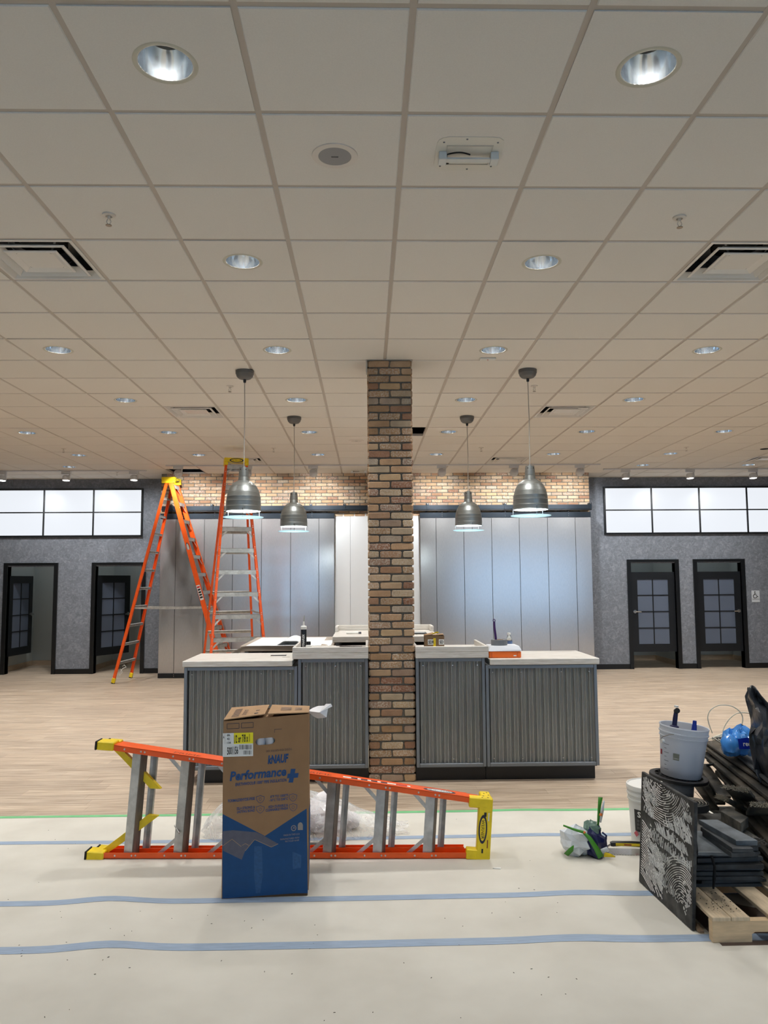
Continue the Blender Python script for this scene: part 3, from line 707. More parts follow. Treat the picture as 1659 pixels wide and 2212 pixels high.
for x in (-.56, .52): MB().box(x, x+.03, .72, 1.02, 1.116, 1.175, c=.004).build('upstand_return', M_TOP, t)

# ------------------------------------------------------------------ pendants
M_PEND = mat('brushed aluminium shade', (150, 154, 152), .42, .8, var=.10, vs=4, stretch=(.2, .2, 30)); M_CANO = mat('pendant canopy', (104, 104, 102), .45, .5)
M_INNER = mat('shade inside white', (225, 240, 245), .5); M_CORD = mat('pendant cord', (176, 170, 160), .6)
def glassdisc():
    m, nt, b = newmat('lit glass disc'); t = nd(nt, 'ShaderNodeBsdfTranslucent'); t.inputs[0].default_value = (.80, .95, 1, 1)
    b.inputs['Base Color'].default_value = (.82, .95, .98, 1); b.inputs['Roughness'].default_value = .15
    x = nd(nt, 'ShaderNodeMixShader'); x.inputs[0].default_value = .6; nt.links.new(b.outputs[0], x.inputs[1]); nt.links.new(t.outputs[0], x.inputs[2])
    nt.links.new(x.outputs[0], nt.nodes['Material Output'].inputs[0]); return m
M_DISC = glassdisc(); M_BULB = lampmat('pendant bulb', 9, (.86, .97, 1))
def pendant(label, x, y):
    r = thing('pendant_lamp', label, 'lamp', (x, y, 2.27), 0, 'pendants over the counter')
    zc = CE-2.27-.0055
    MB().lathe([(.084, zc), (.084, zc-.03), (.080, zc-.034), (.074, zc-.055), (.055, zc-.074), (.03, zc-.082), (0, zc-.083)], 32).build('canopy', M_CANO, r, 40)
    MB().lathe([(.014, zc-.08), (.013, zc-.105), (.009, zc-.112), (0, zc-.112)], 14).build('strain_relief', M_BLACK, r, 40)
    MB().tube([(0, 0, zc-.11), (.004, 0, .9), (0, 0, .475)], .0045, 8).build('cord', M_CORD, r)
    sh = MB().lathe([(0, .470), (.012, .470), (.013, .462), (.040, .458), (.041, .45), (.047, .375), (.0445, .372), (.050, .345), (.052, .335), (.074, .325), (.098, .308), (.118, .284), (.1185, .281), (.133, .255), (.1425, .228), (.1440, .2265), (.1435, .2245),
        (.1515, .188), (.1530, .1865), (.1525, .1845), (.1555, .148), (.1570, .1465), (.1562, .1445), (.1572, .10), (.1588, .098), (.1575, .096), (.1575, .062), (.161, .058), (.160, .054), (.154, .054)], 48)
    sh.build('shade', M_PEND, r, 25)
    MB().lathe([(.1535, .056), (.153, .16), (.14, .22), (.1, .29), (.05, .32), (0, .322)], 40).build('shade_liner', M_INNER, r, 60)
    for k in range(5):
        a = 2*pi*k/5+.3; MB().lathe([(0, .002), (.005, .002), (.005, 0)], 10, T(.0412*cos(a), .0412*sin(a), .437) @ RZ(a) @ RY(pi/2)).build('vent_hole', M_DARK, r)
    MB().lathe([(0, .004), (.181, .004), (.184, .002), (.181, -.002), (0, -.002)], 48).build('glass_disc', M_DISC, r, 60)
    for k in range(3):
        a = 2*pi*k/3-pi/2+.12
        MB().tube([(.164*cos(a), .164*sin(a), -.006), (.164*cos(a), .164*sin(a), .075)], .003, 6).build('standoff', M_CHROME, r)
        MB().lathe([(0, .004), (.007, .003), (.007, -.002)], 8, T(.164*cos(a), .164*sin(a), .075)).build('standoff_cap', M_CHROME, r)
    MB().lathe([(0, .10), (.028, .115), (.036, .15), (.028, .185), (.018, .22), (.018, .30)], 16).build('bulb', M_BULB, r, 60)
    la = bpy.data.lights.new('pendant lamp', 'POINT'); la.energy = PEND_W; la.shadow_soft_size = .035; la.color = (.80, .95, 1)
    lo = bpy.data.objects.new('lamp_light', la); col.objects.link(lo); lo.parent = r; lo.location = (0, 0, .075)
pendant('brushed metal bell pendant with glass disc, larger and leftmost, over the left counter', -1.122, 7.1)
pendant('brushed metal bell pendant with glass disc, smaller one left of the column', -.856, 9.15)
pendant('brushed metal bell pendant with glass disc, smaller one right of the column', 1.2, 9.14)
pendant('brushed metal bell pendant with glass disc, larger and rightmost, over the right counter', 1.5, 7.07)

# ------------------------------------------------------------------ step ladders
M_ORG = mat('orange fibreglass rail', (240, 92, 24), .38, var=.06, vs=6); M_ALU = mat('dirty aluminium step', (190, 190, 186), .42, .45, var=.18, vs=14, bmp=.1)
M_ALUD = mat('worn grip tread', (122, 116, 108), .6, .4, var=.35, vs=10, stretch=(1, 30, 6)); M_YEL = mat('yellow moulded plastic', (236, 206, 22), .45, var=.08, vs=12)
M_RUB = mat('black rubber', (20, 20, 20), .8); M_RIV = mat('rivet', (200, 198, 192), .3, .9); M_WHT = mat('white label', (226, 226, 222), .5); M_NAVY = mat('navy label ink', (24, 26, 52), .5)
def step_ladder(root, L, n, s0, wb, wt, a, tiltstep, Mf, Mr, Lr, d=.078, rivets=True, spread=None, hinge=0):
    """front frame under Mf: x across, y back, z along the rail"""
    sp = .3048/cos(tiltstep) if a else .305
    def wx(s): return (wb+(wt-wb)*s/L)/2
    def chan(M, w0, w1, L_, dep, fl, sgn, y0):
        mb = MB(); t_ = .004; o = []
        for x0, x1, ya, yb in ((0, -t_, y0, y0+dep), (0, -fl, y0, y0+t_), (0, -fl, y0+dep-t_, y0+dep)):
            vs = [(sgn*(w+x), yy, z) for z, w in ((0, w0), (L_, w1)) for yy in (ya, yb) for x in (x0, x1)]
            mb.add(vs, [(0, 2, 3, 1), (4, 5, 7, 6), (0, 1, 5, 4), (2, 6, 7, 3), (0, 4, 6, 2), (1, 3, 7, 5)], M)
        return mb
    for s in (-1, 1):
        rl = chan(Mf, wx(0), wx(L), L, d, .034, s, -d/2).build('front_rail', M_ORG, root)
        if rivets:
            for k in range(n):
                z = s0+k*sp
                for dz in (-.012, .012, -.115):
                    if z+dz < .05: continue
                    MB().lathe([(0, .003), (.005, .002), (.0062, 0)], 8, Mf @ T(s*(wx(z+dz)-.017), -d/2, z+dz) @ RX(pi/2)).build('rivet', M_RIV, rl)
        chan(Mr, wx(0)-.005, wx(L)*.97, Lr, d*.62, .03, s, -.02).build('rear_rail', M_ORG, root)
        # boots
        Mb = Mf @ T(s*(wx(0)-.017), 0, -.012)
        b = MB().box(-.026, .026, -d/2-.008, d/2+.004, 0, .105, Mb, c=.005).build('boot', M_YEL, root)
        MB().box(-.027, .027, -d/2-.010, d/2+.006, -.012, -.0005, Mb, c=.003).build('rubber_pad', M_RUB, b)
        Mb = Mr @ T(s*(wx(0)-.02), .004, -.012)
        b = MB().box(-.022, .022, -d*.36, d*.36, 0, .08, Mb, c=.004).build('boot', M_YEL, root)
        MB().box(-.023, .023, -d*.38, d*.38, -.012, -.0005, Mb, c=.003).build('rubber_pad', M_RUB, b)
    for k in range(n):
        z = s0+k*sp; h = wx(z)-.005; Ms = Mf @ T(0, 0, z) @ RX(tiltstep)
        st = MB().box(-h, h, -d/2+.004, -d/2+.008, -.060, -.0045, Ms).box(-h, h, d/2-.008, d/2-.004, -.045, -.0045, Ms).build('step', M_ALU, root)
        MB().box(-h, h, -d/2+.004, d/2-.004, -.004, 0, Ms).build('tread', M_ALUD, st)
        for s in (-1, 1):
            zz_ = z-.165
            if zz_ > .04 and k > 0:
                MB().beam(Mf @ Vector((s*(wx(zz_)-.012), -.012, zz_)), Mf @ Vector((s*(h-.135), -.012, z-.02)), .022, .003, Mf.to_3x3() @ Vector((0, 1, 0))).build('knee_brace', M_ALU, st)
        if k == 0:
            for s in (-1, 1):
                pts = []
                for t_ in range(9):
                    u = t_/8; pts.append((s*(wx(.1)-.02-.24*u**1.05), 0, .045+(z+.005)*u))
                poly = [Vector((p[0], .012, p[2])) for p in pts] + [Vector((p[0]+s*.002, .012, p[2]+.055+.012*i/8)) for i, p in list(enumerate(pts))[::-1]]
                MB().prism(poly, (0, .03, 0), Mf).build('corner_brace', M_YEL, root)
        zr = z+.02
        if zr < Lr-.1:
            hr = wx(zr)-.012
            MB().box(-hr, hr, -.014, .018, zr-.014, zr+.010, Mr).box(-hr, hr, -.014, -.011, zr-.03, zr+.01, Mr).build('rear_rung', M_ALU, root)
    if spread:
        for s in (-1, 1):
            for p, q in spread: MB().beam((s*p[0], p[1], p[2]), (s*q[0], q[1], q[2]), .026, .004, (1, 0, 0)).build('spreader', M_ALU, root)
def logo(parent, M, w, name='brand_badge', vertical=False, bg=None, tcol=None):
    """oval badge with lettering; x right, y up, z out of the surface"""
    e = [(w/2*cos(2*pi*k/28), w*.155*sin(2*pi*k/28), 0) for k in range(28)]
    b = MB().prism(e, (0, 0, .0006), M).build(name, M_NAVY, parent)
    e2 = [(w*.40*cos(2*pi*k/28), w*.105*sin(2*pi*k/28), .0007) for k in range(28)]
    MB().prism(e2, (0, 0, .0004), M).build('badge_field', bg or M_WHT, b)
    text('WERNER', w*.66, w*.115, tcol or M_NAVY, b, M @ T(-w*.33, -w*.0575, .0008), 'badge_lettering', .02, .15)
def cap(root, M, w, dep, h=.085):
    """yellow top cap: M puts x across, y back, z up, origin bottom centre"""
    c = MB(); d0 = -dep*.45; d1 = dep*.55
    c.box(-w/2, w/2, d0, d1, h*.25, h, M, c=.006)
    for s in (-1, 1): c.box(s*(w/2-.026)-.026, s*(w/2-.026)+.026, d0-.002, d1, -.02, h*.26, M, c=.004)
    cp = c.build('top_cap', M_YEL, root)
    for x in (-.28, .28): MB().box(w*x-.006, w*x+.006, d0+.03, d0+.075, h, h+.0006, M).build('tool_slot', M_DARK, cp)
    for k in range(6): MB().lathe([(0, .0012), (.006, .0008), (.007, 0)], 8, M @ T(w*(-.4+.16*k), dep*.3, h)).build('tool_hole', M_DARK, cp)
    return cp

# A: tall ladder seen from the side, left
def standing(label, loc, rz, H, wb, wt, fa, ra, n, cap_d):
    root = thing('step_ladder', label, 'ladder', loc, rz, 'orange step ladders')
    yf, yr = -H*tan(fa), H*tan(ra)+.02
    L = H/cos(fa); Mf = T(0, yf, .025) @ RX(-fa); Mr = T(0, yr, .025) @ RX(ra); Lr = H/cos(ra)
    zs = 1.24; k = zs/H; wz = (wb+(wt-wb)*k)/2-.02
    ym = (yf*(1-k)+yr*(1-k))/2
    step_ladder(root, L-.05, n, .305, wb, wt, fa, fa, Mf, Mr, Lr-.06, spread=[((wz, yf*(1-k)+.02, zs+.01), (wz, ym+.05, zs)), ((wz, ym, zs), (wz, yr*(1-k)-.01, zs+.01))])
    cp = cap(root, T(0, .0, H-.085+.02), wt+.03, cap_d)
    return root, cp, Mf, L
lad1, cp1, Mf1, L1 = standing('tall orange step ladder seen side-on at far left, legs spread', (-3.40, 13.62, 0), radians(85), 3.475, .80, .33, radians(17.2), radians(12.8), 11, .23)
logo(lad1, Mf1 @ T(-.415+.15, 0, 2.1) @ Matrix.Identity(4) if False else Mf1 @ T(-(.80+(.33-.80)*2.35/3.6)/2-.001, 0, 2.35) @ RY(-pi/2) @ RZ(0), .17)
lb = MB().box(-.0015, 0, -.03, .03, 0, .26, Mf1 @ T(-(.80+(.33-.80)*1.42/3.6)/2-.0002, 0, 1.42)).build('warning_label', M_WHT, lad1)
for k in range(5): MB().box(-.0022, -.0016, -.024, .024, .03+k*.045, .06+k*.045, Mf1 @ T(-(.80+(.33-.80)*1.42/3.6)/2-.0002, 0, 1.42)).build('label_print', mat('label red', (200, 40, 36), .5) if k == 4 else M_INK, lb)
lad2, cp2, Mf2, L2 = standing('tallest orange step ladder facing the viewer, behind the left counter', (-1.90, 11.30, 0), radians(14.7), 3.45, .87, .316, radians(12.5), radians(17.0), 11, .2)
logo(cp2, T(0, -.2*.45-.0005, 3.45-.085+.02+.048) @ RX(pi/2), .2, bg=M_YEL)
logo(cp1, T(-.02, -.23*.45-.0005, 3.475-.065+.05) @ RX(pi/2), .2, bg=M_YEL)
st_ = thing('white_string', 'short white string tied to the lowest rung of the side-on ladder', 'string', (-4.19, 13.32, .22))
MB().tube([(.09, .02, .06), (.12, .0, .09), (.15, .01, .05), (.1, .0, .03), (.06, .0, -.02), (.05, 0, -.09)], .006, 6).tube([(.06, .01, .02), (.09, .0, -.03), (.075, 0, -.06)], .005, 6).build('strand', M_WHT, st_, 60)

# B: the ladder lying folded on its side on the paper
wb3, wt3, L3 = .695, .355, 2.36
tl = math.asin((wb3-wt3)/2/L3)
base = Matrix(((0, 0, 1, 0), (0, 1, 0, 0), (-1, 0, 0, 0), (0, 0, 0, 1)))          # x->-Z, y->Y, z->X
M3 = T(-1.685, 5.015, .006) @ RZ(radians(-2.2)) @ T(0, 0, wb3/2) @ RY(tl) @ base
lad3 = thing('step_ladder', 'orange step ladder lying folded on its side on the floor paper', 'ladder', group='orange step ladders', M=M3)
I4 = Matrix.Identity(4); Mr3 = T(0, .062, .035)
step_ladder(lad3, L3, 7, .275, wb3, wt3, 0, radians(15), I4, Mr3, L3-.1, d=.082)
c3 = MB(); w3 = wt3+.012; zc0 = L3-.02
c3.box(-w3/2, w3/2, -.052, .01, zc0+.02, zc0+.105, c=.006)
c3.add([], [])
c3.box(-w3/2, w3/2, .0095, .115, zc0+.035, zc0+.10, c=.006)
for s in (-1, 1): c3.box(s*(w3/2-.03)-.03, s*(w3/2-.03)+.03, -.053, .008, zc0-.04, zc0+.03, c=.005)
cp3 = c3.build('top_cap', M_YEL, lad3)
logo(cp3, T(.0, -.0525, zc0+.052) @ RX(pi/2), .17, bg=M_YEL)
for x, z in ((-.075, .085), (.085, .085)): MB().box(x-.024, x+.024, -.0528, -.052, zc0+z-.004, zc0+z+.002).build('tool_slot', M_WHT if x < 0 else mat('slot red', (120, 30, 16), .5), cp3)
MB().box(-.1, -.075, -.0528, -.052, zc0+.055, zc0+.07).build('moulded_text', M_INK, cp3); MB().box(.115, .14, -.0528, -.052, zc0+.05, zc0+.06).build('moulded_text', M_INK, cp3)
for k, (yy, z) in enumerate(((-.035, .04), (-.03, .075), (.0, .05), (.03, .085), (.06, .06), (.085, .08))):
    MB().lathe([(0, .0012), (.005, .0008), (.006, 0)], 8, T(-w3/2, yy, zc0+z) @ RY(-pi/2)).build('tool_hole', M_DARK, cp3)
for k in range(3):
    MB().box(-w3*.30+k*.09, -w3*.30+k*.09+.05, -.02+k*.02, .01+k*.02, zc0+.104, zc0+.106).build('scuff', mat('grey scuff', (140, 136, 110), .6), cp3)
# handwriting, labels and badge on the upper rail web (x = -w/2, web faces -x)
def onweb(z, y):
    tilt = atan2((wb3-wt3)/2, L3)
    return T(-(wb3+(wt3-wb3)*z/L3)/2-.0006, y, z) @ RY(tilt) @ Matrix(((0, 0, -1, 0), (0, 1, 0, 0), (1, 0, 0, 0), (0, 0, 0, 1)))
for z in (.46, 1.28): text('PRIME', .17, .03, M_INK, lad3, onweb(z, -.02), 'handwriting', -.015, .1)
MB().box(0, .42, -.012, .013, 0, .0006, onweb(1.52, 0)).build('safety_label', M_WHT, lad3)
for k in range(4): MB().box(.05+k*.062, .09+k*.062, -.011, .011, .0006, .0011, onweb(1.52, 0)).build('label_print', M_NAVY, lad3)
MB().box(.33, .40, -.011, .011, .0006, .0011, onweb(1.52, 0)).build('label_print', mat('label red', (200, 40, 36), .5), lad3)
logo(lad3, onweb(2.12, .0) @ RZ(pi), .20)
MB().beam((wb3/2-.22, .0, .50), (wb3/2-.19, -.045, .545), .014, .004).build('hook_tab', M_ALU, lad3)
# ------------------------------------------------------------------ protective paper, tapes
def onz(x, y, Z=0.):
    d = fw+RV*((x-829.5)/F)-UV*((y-1106)/F); t_ = (Z-CH)/d.z; return Vector((0, 0, CH))+d*t_
def ony(x, y, Y):
    d = fw+RV*((x-829.5)/F)-UV*((y-1106)/F); return Vector((0, 0, CH))+d*(Y/d.y)
def sm(a, b, x):
    t_ = max(0, min(1, (x-a)/(b-a))); return t_*t_*(3-2*t_)
def pz(x, y):
    k = 1-sm(4.45, 4.8, y); c1 = -1.376+(4.34-y)*.32; c2 = 1.12-(4.34-y)*.3*(y < 4.6)
    z = .021*k*exp(-((x-c1)/.2)**2) + .010*exp(-((x-c2)/.22)**2)*(1-sm(4.42, 4.6, y)*.5)*(1-sm(1.35, 1.5, x))
    return .0022+z+.0012*(1+sin(3.1*x+1.7*y)*sin(2.3*y-x*1.3))
M_PAPER = mat('floor protection paper', (204, 200, 189), .8, c2=(216, 213, 203), var=.05, vs=1.6, coord='pos', spec=.2, bmp=.08, bs=9, bd=.01, lo=.3, hi=.7)
bands = [(5.29, 5.865), (4.325, 5.29), (3.795, 4.325), (3.0, 3.795), (1.9, 3.0), (.7, 1.9), (-4.1, .7)]
names = ['narrow far strip of floor paper by the green tape', 'strip of floor paper under the lying ladder', 'strip of floor paper in front of the cardboard box', 'nearest strip of floor paper at the bottom of the picture', 'floor paper below the picture, first strip', 'floor paper below the picture, second strip', 'floor paper running back to the shop front']
for k, (a, b_) in enumerate(bands):
    nu = 150 if b_ > 3 else 20; nv = max(2, int((b_-a)/.06)) if b_ > 3 else 2
    mb = MB().grid(lambda u, v: ((-6+12*u), a+(b_-a)*v, pz(-6+12*u, a+(b_-a)*v)), nu, nv)
    tag(mb.build('floor_paper', M_PAPER, None, 60), names[k], 'floor covering', 'floor paper strips')
M_BLUT = mat('blue masking tape', (150, 168, 190), .55, var=.10, vs=9, stretch=(1, 12, 1), coord='pos'); M_GRNT = mat('green masking tape', (112, 186, 128), .55, coord='pos', var=.06, vs=12)
def tape(label, y, w_, m_, x0, x1, wig):
    def f(u, v):
        x = x0+(x1-x0)*u; yy = y+wig*sin(1.3*x)+(v-.5)*w_; return (x, yy, pz(x, yy)+.0012)
    tag(MB().grid(f, 160, 2).build('floor_tape', m_, None, 60), label, 'tape')
tape('green masking tape along the edge of the wood floor', 5.862, .05, M_GRNT, -6, 6, .004)
tape('farthest blue tape seam, running behind the lying ladder', 5.293, .062, M_BLUT, -6, 6, .01)
tape('middle blue tape seam, passing under the cardboard box', 4.325, .066, M_BLUT, -6, 6, .008)
tape('nearest blue tape seam at the front of the floor', 3.797, .072, M_BLUT, -6, 6, .006)
sp_ = MB(); rs = random.Random(3)
for k in range(120):
    x, y = rs.uniform(-2.2, 1.1), rs.uniform(3.05, 5.7); a = rs.uniform(0, 6); l = rs.uniform(.002, .008); 
    if -1.8 < x < .8 and 4.25 < y < 5.65: continue
    sp_.box(-l*.6, l*.6, -.0014, .0014, 0, .0012, T(x, y, pz(x, y)+.0004) @ RZ(a))
tag(sp_.build('floor_debris', mat('debris', (90, 84, 76), .9)), 'tiny crumbs of dirt scattered over the floor paper', 'debris', kind='stuff')
tag(MB().prism([(0, 0, 0), (.03, .01, 0), (.05, .004, 0), (.045, -.012, 0), (.02, -.006, 0)], (0, 0, .003), T(.73, 4.72, pz(.73, 4.72)+.001)).build('paper_scrap', M_WHT), 'small white paper scrap on the floor right of the lying ladder', 'scrap')

# ------------------------------------------------------------------ cardboard carton
M_KRAFT = mat('brown cardboard', (150, 116, 82), .85, var=.05, vs=9, bmp=.05, bs=200); M_KRAFTL = mat('cardboard flap', (172, 138, 102), .85, var=.05, vs=9)
M_CBLUE = mat('carton blue print', (5, 66, 116), .7, var=.06, vs=20); M_CINK = mat('carton blue ink', (26, 70, 122), .7); M_FADE = mat('faded print', (92, 92, 104), .8, var=.08, vs=30); M_CDARK = mat('carton dark ink', (50, 56, 74), .7)
BW, BD, BH, SH = .462, .41, .93, .066
carton = thing('cardboard_box', 'tall brown and blue cardboard carton of pipe insulation standing upright', 'box', (-.782, 4.335, .0045), radians(3.6))
def sb_(x, y, z): return (x, y, z+SH*x*(1-min(1, max(0, y)/BD)))      # the carton has sagged out of square at the front
def hexa(x0, x1, y0, y1, z0, z1):
    mb = MB(); mb.box(x0, x1, y0, y1, z0, z1); mb.v = [sb_(*p) for p in mb.v]; return mb
def bp(px, py):                       # picture pixel on the carton front -> local x, z before shear
    X = (px-479.5)/(668-479.5)*BW; yb = 1944-16*(px-480)/188; return X, (yb-py)/383*BH
def q4(X, Y): return bp(440+X/4.81, 1500+Y/4.81)
from mathutils.geometry import tessellate_polygon
hx0, hz0 = q4(527, 552); hx1, hz1 = q4(738, 462); hc = .022; hole = []
for cx, cz, a0 in ((hx1-hc, hz1-hc, 0), (hx0+hc, hz1-hc, 90), (hx0+hc, hz0+hc, 180), (hx1-hc, hz0+hc, 270)):
    hole += [(cx+hc*cos(radians(a0+t)), cz+hc*sin(radians(a0+t))) for t in (0, 30, 60, 90)]
outer = [(0, 0), (BW, 0), (BW, BH), (0, BH)]
tris = tessellate_polygon([[Vector((x, z, 0)) for x, z in outer], [Vector((x, z, 0)) for x, z in hole]])
allp = outer+hole; fp = MB(); n_ = len(allp)
vs = [sb_(x, 0, z) for x, z in allp]+[sb_(x, .005, z) for x, z in allp]
fs = []
for t3 in tris:
    a, b_, c = [Vector((allp[i][0], allp[i][1], 0)) for i in t3]; t3 = tuple(t3)
    if (b_-a).cross(c-a).z < 0: t3 = t3[::-1]
    fs += [t3, tuple(i+n_ for i in t3[::-1])]
m4 = len(hole); fs += [(4+i, 4+(i+1) % m4, n_+4+(i+1) % m4, n_+4+i) for i in range(m4)]
fp.add(vs, fs); fp.build('front_panel', M_KRAFT, carton)
hexa(0, .005, .0055, BD, 0, BH).build('side_panel', M_KRAFT, carton); hexa(0.0055, BW-.0055, BD-.005, BD, 0, BH).build('back_panel', M_KRAFT, carton)
rp = MB()
rp.grid(lambda u, v: sb_(BW-.001+.006*sin(pi*u)*exp(-((v-.35)/.3)**2), .002+u*(BD-.002), v*BH), 8, 12); rp.build('side_panel', M_KRAFT, carton, 60)
rb = MB(); rb.grid(lambda u, v: sb_(BW+.0+.006*sin(pi*(.06+.88*u))*exp(-((v*.47-.35)/.3)**2), .02+u*(BD-.03), .01+v*.44*BH), 8, 8); rb.build('side_print', M_CBLUE, carton, 60)
hexa(.004, BW-.004, .004, BD, -.0, .004).build('bottom_flap', M_KRAFT, carton)
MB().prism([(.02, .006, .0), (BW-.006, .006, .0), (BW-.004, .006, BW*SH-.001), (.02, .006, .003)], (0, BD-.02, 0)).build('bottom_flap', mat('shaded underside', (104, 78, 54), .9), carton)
for px0, px1, lean in ((.0, .222, .012), (.238, BW, .012)):
    fl = MB(); fl.box(px0, px1, .003, BD, BH, BH+.005); fl.v = [sb_(x, y, z+.012*(x > .1 and x < .3)+.004) for x, y, z in fl.v]; fl.build('top_flap', M_KRAFTL, carton)
hexa(.006, BW-.006, .01, BD-.006, BH-.012, BH-.006).build('inner_flap', M_KRAFTL, carton)
for k in range(3): hexa(.225+.001*k, .237, .02+.13*k, .12+.13*k, BH-.003, BH+.001).build('flap_tab', M_KRAFTL, carton)
ins = MB()
for k in range(2): ins.lathe([(.0, 0), (.046, 0), (.052, .02), (.052, .2), (0, .2)], 20, T(hx0+.045+k*.062, .07, (hz0+hz1)/2-.1+SH*.23))
carton_w = ins
for k in range(2): MB().lathe([(.0, 0), (.026, 0), (.030, .02), (.030, .2), (0, .2)], 20, T(hx0+.024+k*.056, .040, (hz0+hz1)/2-.1+SH*.23)).build('pipe_insulation', mat('white insulation jacket', (224, 222, 224), .5), carton, 40)
MB().box(.008, BW-.008, .12, .125, .1, BH-.06).build('dark_sheet', mat('dark inside', (60, 48, 38), .9), carton)  # dark inside painted on a sheet behind the hand hole
def pframe(x, z, e=.0): return Matrix(((1, 0, 0, x), (0, 0, -1, -.0004-e), (SH, 1, 0, z+SH*x), (0, 0, 0, 1)))
def ptext(s, X0, Y0, X1, Y1, m_=None, **k):
    x0, z0 = q4(X0, Y1); x1, _ = q4(X1, Y1); _, z1 = q4(X0, Y0)
    text(s, x1-x0, z1-z0, m_ or M_CINK, carton, pframe(x0, z0, k.pop('e', .0008)), 'printed_lettering', **k)
def ppoly(pts, name, m_, e=.0004):
    P = [q4(*p) for p in pts]; mb = MB(); t_ = tessellate_polygon([[Vector((x, z, 0)) for x, z in P]])
    ff = []
    for t3 in t_:
        a, b_, c = [Vector((P[i][0], P[i][1], 0)) for i in t3]; t3 = tuple(t3); ff.append(t3 if (b_-a).cross(c-a).z > 0 else t3[::-1])
    mb.add([sb_(x, -e, z) for x, z in P], ff); return mb.build(name, m_, carton)
def pline(pts, w_, name, m_, e=.0010, closed=False):
    P = [Vector(q4(*p)) for p in pts]; P = P+[P[0]] if closed else P
    mb = MB()
    for a, b_ in zip(P, P[1:]):
        d = (b_-a).normalized(); n = Vector((-d.y, d.x))*w_/2
        mb.add([sb_(p.x, -e, p.y) for p in (a-n, b_-n, b_+n, a+n)], [(0, 1, 2, 3)])
    return mb.build(name, m_, carton)
ppoly([(192, 1262), (635, 1495), (1074, 1215), (1088, 2092), (960, 2090), (640, 2105), (198, 2130)], 'blue_print', M_CBLUE)
ppoly([(196, 1440), (300, 1430), (545, 1455), (640, 1500), (775, 1578), (703, 1610), (528, 1530), (430, 1645), (395, 1735), (202, 1640)], 'mountain_print', M_FADE, .0007)
pline([(196, 1590), (292, 1522), (390, 1600)], .0022, 'mountain_line', mat('pale line', (170, 140, 104), .8)); pline([(395, 1590), (432, 1570), (470, 1590)], .002, 'mountain_line', MATS['pale line'])
pline([(430, 1645), (528, 1530), (703, 1610), (775, 1578)], .0022, 'mountain_line', MATS['pale line'])
ppoly([(525, 1600), (605, 1600), (615, 1900), (590, 2080), (545, 2080), (525, 1900)], 'worn_print', mat('worn blue', (44, 84, 128), .8, var=.12, vs=60), .0007)
ppoly([(925, 1660), (1020, 1700), (1015, 1830), (930, 1840)], 'worn_print', MATS['worn blue'], .0007)
for X0, Y0, X1, Y1 in ((228, 320, 354, 374), (380, 312, 504, 366)): pline([(X0, Y0), (X1, Y0-6), (X1, Y1-6), (X0, Y1)], .0022, 'outline_mark', M_CDARK, closed=True)
pline([(730, 415), (730, 381), (808, 377)], .002, 'corner_mark', M_CDARK)
ppoly([(184, 420), (503, 412), (505, 660), (185, 668)], 'shipping_label', M_WHT, .0006)
ppoly([(300, 417), (503, 412), (504, 527), (301, 533)], 'label_yellow', mat('label yellow', (240, 226, 30), .5), .0009)
for l in ((208, 425, 208, 532), ): pline([(l[0], l[1]), (l[2], l[3])], .001, 'label_rule', M_CDARK)
for s, b4 in (('A', (187, 447, 202, 475)), ('SSL', (228, 430, 264, 450)), ('42', (228, 469, 256, 490)), ('126', (230, 510, 270, 530)), ('1/2 or 7/8 x 1', (303, 440, 468, 525)), ('5001156', (232, 565, 347, 648))):
    ptext(s, *b4, m_=M_INK, bold=.02, e=.0014)
rr_ = random.Random(8)
for X0, X1, Y0, Y1 in ((358, 490, 541, 590), (402, 490, 602, 644)):
    X = X0
    while X < X1-4:
        w_ = rr_.choice((2.5, 4, 6)); ppoly([(X, Y0), (X+w_, Y0), (X+w_, Y1), (X, Y1)], 'barcode_bar', M_INK, .0010); X += w_+rr_.choice((3, 4, 6))
ptext('00:35|05/03/2026', 642, 600, 915, 630, m_=M_CDARK, bold=-.01)
ptext('kNAUF', 660, 655, 880, 748, bold=.045, shear=.18)
ptext('Performance', 262, 822, 858, 922, bold=.035, shear=.16)
ppoly([(905, 798), (955, 798), (946, 845), (988, 842), (980, 890), (937, 893), (928, 942), (880, 942), (889, 896), (864, 897), (872, 850), (897, 848)], 'plus_mark', M_CINK, .0008)
ptext('EARTHWOOL\u00ae 1000\u00b0 PIPE INSULATION', 320, 940, 862, 975, bold=.02, shear=.15)
for s, b4 in (('FORMALDEHYDE-FREE', (247, 1112, 528, 1143)), ('0\u00b0F TO 1000\u00b0F', (690, 1074, 876, 1102)), ('-18\u00b0C TO 538\u00b0C', (676, 1112, 876, 1139)), ('SSL+ STRONG &', (338, 1194, 528, 1222)), ('LASTING BOND', (342, 1228, 528, 1256)), ('AS3+ DURABLE &', (668, 1180, 876, 1207)), ('CLEANABLE FINISH', (640, 1215, 876, 1243))):
    ptext(s, *b4, bold=.02)
for X, Y in ((584, 1112), (929, 1098), (585, 1217), (931, 1200)):
    pline([(X, Y-40), (X+20, Y-30), (X+42, Y-26), (X+38, Y+8), (X+20, Y+30), (X, Y+41), (X-20, Y+30), (X-38, Y+8), (X-42, Y-26), (X-20, Y-30)], .0020, 'shield_icon', M_CINK, closed=True)
    pline([(X+13*cos(t*.7), Y+16*sin(t*.7)) for t in range(9)], .0014, 'shield_symbol', M_CINK, closed=True)
M_GINK = mat('carton grey ink', (150, 140, 132), .8)
ptext('MADE IN THE U.S.A', 832, 1482, 1000, 1500, m_=M_GINK); ptext('MANUFACTURED WITH', 797, 1524, 995, 1541, m_=M_GINK); ptext('RECYCLED GLASS', 850, 1546, 995, 1562, m_=M_GINK)
